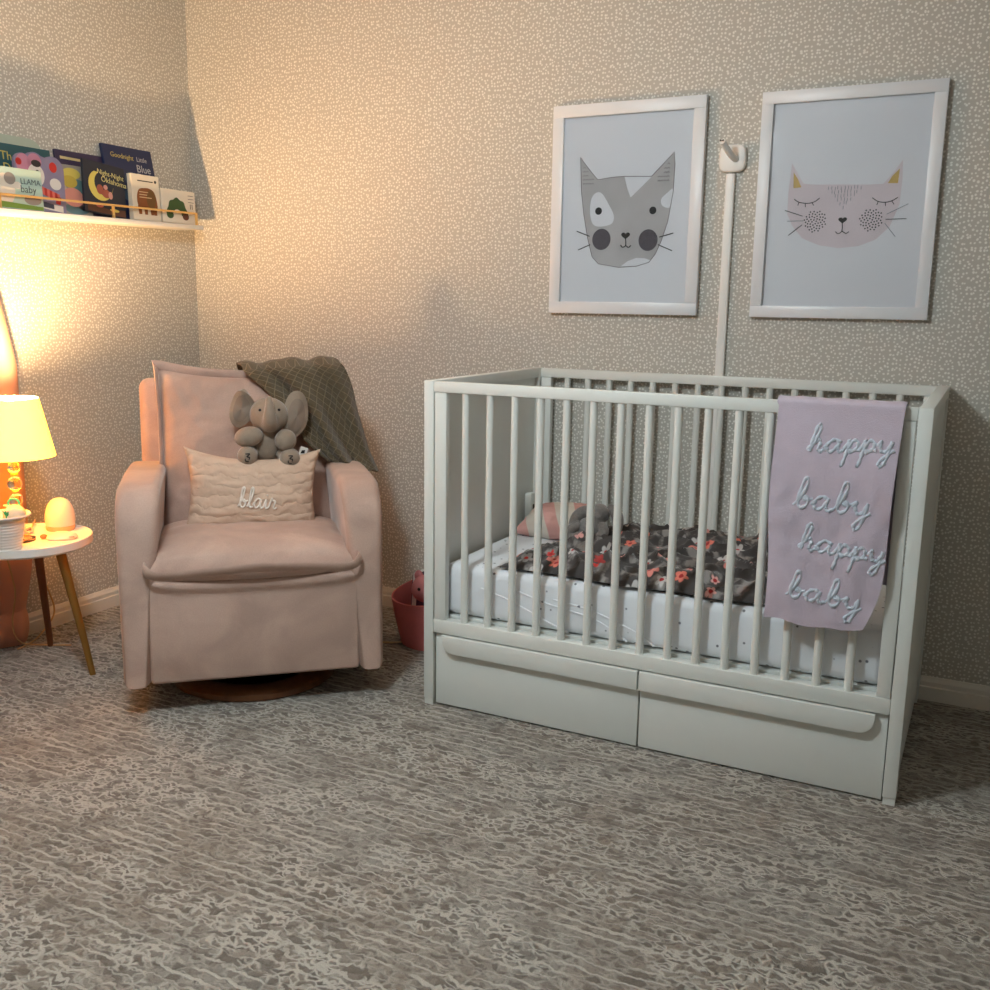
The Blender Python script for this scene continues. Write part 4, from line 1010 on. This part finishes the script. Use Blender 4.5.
def art_brown(b, mats, q, R, w, h, th):
    br = pushm(mats, flat(138, 78, 34)); b2 = pushm(mats, flat(112, 78, 36)); k = pushm(mats, flat(40, 36, 34)); wt = pushm(mats, flat(220, 190, 150))
    P2(b, R, q, [(p.x, p.y) for p in catmull([(-.048, .085, 0), (-.036, .115, 0), (-.01, .122, 0), (.02, .122, 0), (.044, .108, 0), (.055, .07, 0), (.05, .045, 0), (.0, .05, 0), (-.04, .05, 0)], 5, True)], br, 1)
    E2(b, R, q, (.025, .082), .024, .036, b2, 2)
    for x in (-.036, -.006, .026, .042): P2(b, R, q, [(x - .010, .055), (x + .010, .055), (x + .009, .022), (x - .006, .022)], br, 1)
    P2(b, R, q, [(-.040, h - .022), (.040, h - .022), (.040, h - .026), (-.040, h - .026)], k, 1); E2(b, R, q, (.052, h - .022), .006, .006, k, 1)
    for i, ww in enumerate((.046, .040, .062)): P2(b, R, q, [(-.035, .108 - i * .010), (-.035 + ww, .108 - i * .010), (-.035 + ww, .105 - i * .010), (-.035, .105 - i * .010)], wt, 3)
def art_green(b, mats, q, R, w, h, th):
    g = pushm(mats, flat(48, 84, 40)); r = pushm(mats, flat(96, 52, 34)); k = pushm(mats, flat(70, 66, 62))
    n = 24
    for i in range(n):
        a, c = pi * i / n, pi * (i + 1) / n
        wv = lambda t: 1 + .05 * sin(t * 9)
        P2(b, R, q, [(-.012 + .058 * wv(a) * cos(a), .030 + .068 * wv(a) * sin(a)), (-.012 + .058 * wv(c) * cos(c), .030 + .068 * wv(c) * sin(c)), (-.012 + .024 * cos(c), .030 + .024 * sin(c)), (-.012 + .024 * cos(a), .030 + .024 * sin(a))], g, 1)
    E2(b, R, q, (-.052, .030), .019, .014, g, 2); E2(b, R, q, (.034, .028), .018, .014, r, 2)
    for i in range(3): P2(b, R, q, [(.052, h - .016 - i * .013), (.084, h - .016 - i * .013), (.084, h - .018 - i * .013), (.052, h - .018 - i * .013)], k, 1)
    for i in range(2): P2(b, R, q, [(.062 + .010 * i, h - .070), (.066 + .010 * i, h - .070), (.066 + .010 * i, h - .050), (.062 + .010 * i, h - .050)], k, 1)
def art_owl(b, mats, q, R, w, h, th):
    for c, rx, ry, col, k in (((-.005, h - .030), .040, .020, (206, 190, 92), 1), ((-.018, h - .060), .034, .022, (190, 168, 70), 2), ((.02, h - .075), .034, .026, (84, 120, 124), 1), ((-.01, h - .115), .046, .034, (206, 140, 128), 2), ((.03, h - .13), .030, .030, (150, 82, 68), 1), ((.0, .022), .055, .020, (96, 130, 140), 1), ((-.05, h - .10), .02, .03, (196, 180, 160), 1)):
        E2(b, R, q, c, rx, ry, pushm(mats, flat(*col)), k)
def art_purple(b, mats, q, R, w, h, th):
    m = pushm(mats, flat(206, 190, 140)); P2(b, R, q, [(-w / 2 + .02, h - .022), (w / 2 - .01, h - .026), (w / 2 - .005, h - .042), (w / 2 - .018, h - .034), (-w / 2 + .02, h - .032)], m, 1)
def art_teal(b, mats, q, R, w, h, th):
    m = pushm(mats, flat(206, 186, 96)); g = pushm(mats, flat(150, 190, 170))
    TX(b, R, th, 'The W', .042, -.02 - .055, h - .055, m, -2); TX(b, R, th, 'Do', .042, -.070, h - .095, m)
def art_llama(b, mats, q, R, w, h, th):
    c = pushm(mats, flat(224, 214, 200)); g = pushm(mats, flat(120, 150, 62)); k = pushm(mats, flat(80, 92, 92)); gr = pushm(mats, flat(150, 142, 136))
    P2(b, R, q, [(-w / 2 + .002, .002), (w / 2 - .002, .002), (w / 2 - .002, .014), (-w / 2 + .002, .022)], g, 3)
    E2(b, R, q, (-.062, .062), .040, .052, c, 1); E2(b, R, q, (-.040, .098), .022, .020, gr, 2); E2(b, R, q, (.045, .034), .034, .017, gr, 2); E2(b, R, q, (-.012, .078), .016, .012, c, 2)
    TX(b, R, th, 'LLAMA', .026, .000, h - .050, k); TX(b, R, th, 'baby', .034, -.002, h - .078, k)
def art_snow(b, mats, q, R, w, h, th):
    wt = pushm(mats, flat(228, 222, 216)); r = pushm(mats, flat(190, 44, 40)); k = pushm(mats, flat(52, 44, 48)); p = pushm(mats, flat(196, 132, 156)); bl = pushm(mats, flat(110, 122, 150)); dk = pushm(mats, flat(60, 64, 84))
    E2(b, R, q, (-.066, .150), .030, .034, p, 1); E2(b, R, q, (-.02, .165), .028, .026, p, 1); E2(b, R, q, (.055, .155), .016, .018, r, 1); E2(b, R, q, (-.085, .155), .012, .012, r, 2)
    E2(b, R, q, (-.018, .118), .034, .038, wt, 2); P2(b, R, q, [(-.05, .125), (-.084, .108), (-.048, .104)], wt, 2); E2(b, R, q, (-.012, .128), .008, .009, k, 4)
    E2(b, R, q, (-.015, .158), .020, .012, k, 3)
    for i in range(8):
        x = -.01 + i * .0105; y = .074 - .0028 * i
        P2(b, R, q, [(x, y + .012), (x + .0105, y + .010), (x + .0105, y - .018), (x, y - .014)], r if i % 2 == 0 else pushm(mats, flat(222, 110, 96)), 3)
    P2(b, R, q, [(.054, .058), (.080, .054), (.074, .028), (.056, .030)], r, 3)
    E2(b, R, q, (.060, .098), .024, .020, wt, 3)
    P2(b, R, q, [(-.012, .034), (.046, .026), (.046, .010), (-.012, .014)], dk, 3); P2(b, R, q, [(-.02, .010), (.085, .002), (.085, .024), (.046, .026)], wt, 2); E2(b, R, q, (.006, .05), .022, .014, bl, 2)
def rounded(w, h, r, n=8):
    pts = [(-w / 2, 0), (w / 2, 0)]
    pts += [(w / 2 - r + r * cos(a), h - r + r * sin(a)) for a in [pi / 2 * i / n for i in range(n + 1)]]
    pts += [(-w / 2 + r - r * sin(a), h - r + r * cos(a)) for a in [pi / 2 * i / n for i in range(n + 1)]]
    return pts
snow_out = [(-.098, 0), (.098, 0), (.100, .13)] + [(.055 + .045 * cos(a), .148 + .045 * sin(a)) for a in [pi * i / 10 * .72 for i in range(11)]] + [(-.02 + .040 * cos(a), .158 + .038 * sin(a)) for a in [radians(50) + radians(90) * i / 6 for i in range(7)]] + [(-.068 + .034 * cos(a), .152 + .034 * sin(a)) for a in [radians(70) + radians(110) * i / 6 for i in range(7)]] + [(-.102, .13)]
book('pale mint book with a rounded top rising behind the teal book', -1.03, -.765, .256, .036, 8, .010, flat(170, 182, 168), None, 0, rounded(.265, .256, .05))
book('teal picture book with yellow lettering at the left end of the ledge', -1.02, -.752, .222, .058, 8, .010, flat(38, 84, 92), art_teal)
book('dark plum book with a pale ribbon band behind the colourful animal book', -.715, -.49, .232, .040, 8, .010, flat(52, 42, 78), art_purple)
book('colourful yellow and pink animal picture book half hidden on the ledge', -.745, -.605, .178, .066, 7, .009, flat(150, 146, 140), art_owl)
book('large navy blue bedtime book standing tallest on the ledge', -.500, -.250, .282, .060, 11, .012, flat(30, 44, 84), art_blue)
book('dark blue book with a yellow crescent moon tilting on the ledge', -.655, -.462, .190, .080, 6, .012, flat(34, 40, 56), art_night, -5)
book('lavender book with scalloped top and a red striped scarf', -.940, -.742, .2, .082, 4, .012, flat(138, 130, 158), art_snow, -2, snow_out)
book('mint board book lettered LLAMA baby at the front left of the ledge', -1.03, -.855, .135, .099, 2, .016, flat(178, 204, 194), art_llama)
book('white board book with a big brown shape on its cover', -.442, -.300, .172, .088, 2, .022, flat(224, 216, 200), art_brown)
book('small white board book with a green arch at the right end', -.292, -.106, .130, .096, 2, .016, flat(228, 220, 206), art_green)

# ------------------------------------------------------------------ lamps
cg = thing('ceiling_light', 'white globe ceiling light in the middle of the room', 'ceiling light', (1.79, -2.23, RZ))
b = MB(); b.lathe([(0, -.001), (.08, -.001), (.08, -.02), (.03, -.03), (.03, -.27), (0, -.27)], 32); b.build('canopy', M['white'], cg)
b = MB(); b.ell((0, 0, -.35), (.14, .14, .10), nu=32, nv=18); b.build('globe', M['globe'], cg)

w = bpy.data.worlds.new('World'); SC.world = w; w.use_nodes = True
w.node_tree.nodes['Background'].inputs[0].default_value = (.5, .52, .55, 1); w.node_tree.nodes['Background'].inputs[1].default_value = .05

# ------------------------------------------------------------------ camera
cam = bpy.data.cameras.new('Camera'); co = bpy.data.objects.new('Camera', cam); COL.objects.link(co)
r_ = Vector((.8932454704627714, .44932428552704096, .01483967430088458)); u_ = Vector((-.09831232421878004, .1630197796333378, .9817124010396321)); f_ = Vector((-.4386880627558079, .8783690783969528, -.18979079459142428))
mw = Matrix(((r_.x, u_.x, -f_.x, 3.140381638), (r_.y, u_.y, -f_.y, -3.350289928), (r_.z, u_.z, -f_.z, 1.241052432), (0, 0, 0, 1)))
co.matrix_world = mw
cam.sensor_width = 36; cam.sensor_fit = 'HORIZONTAL'; cam.lens = 36 * 989.693 / 990; cam.clip_start = .02
SC.camera = co
SC.view_settings.view_transform = 'Standard'; SC.view_settings.look = 'None'; SC.view_settings.gamma = 1; SC.view_settings.use_curve_mapping = False
SC.view_settings.exposure = 0.0
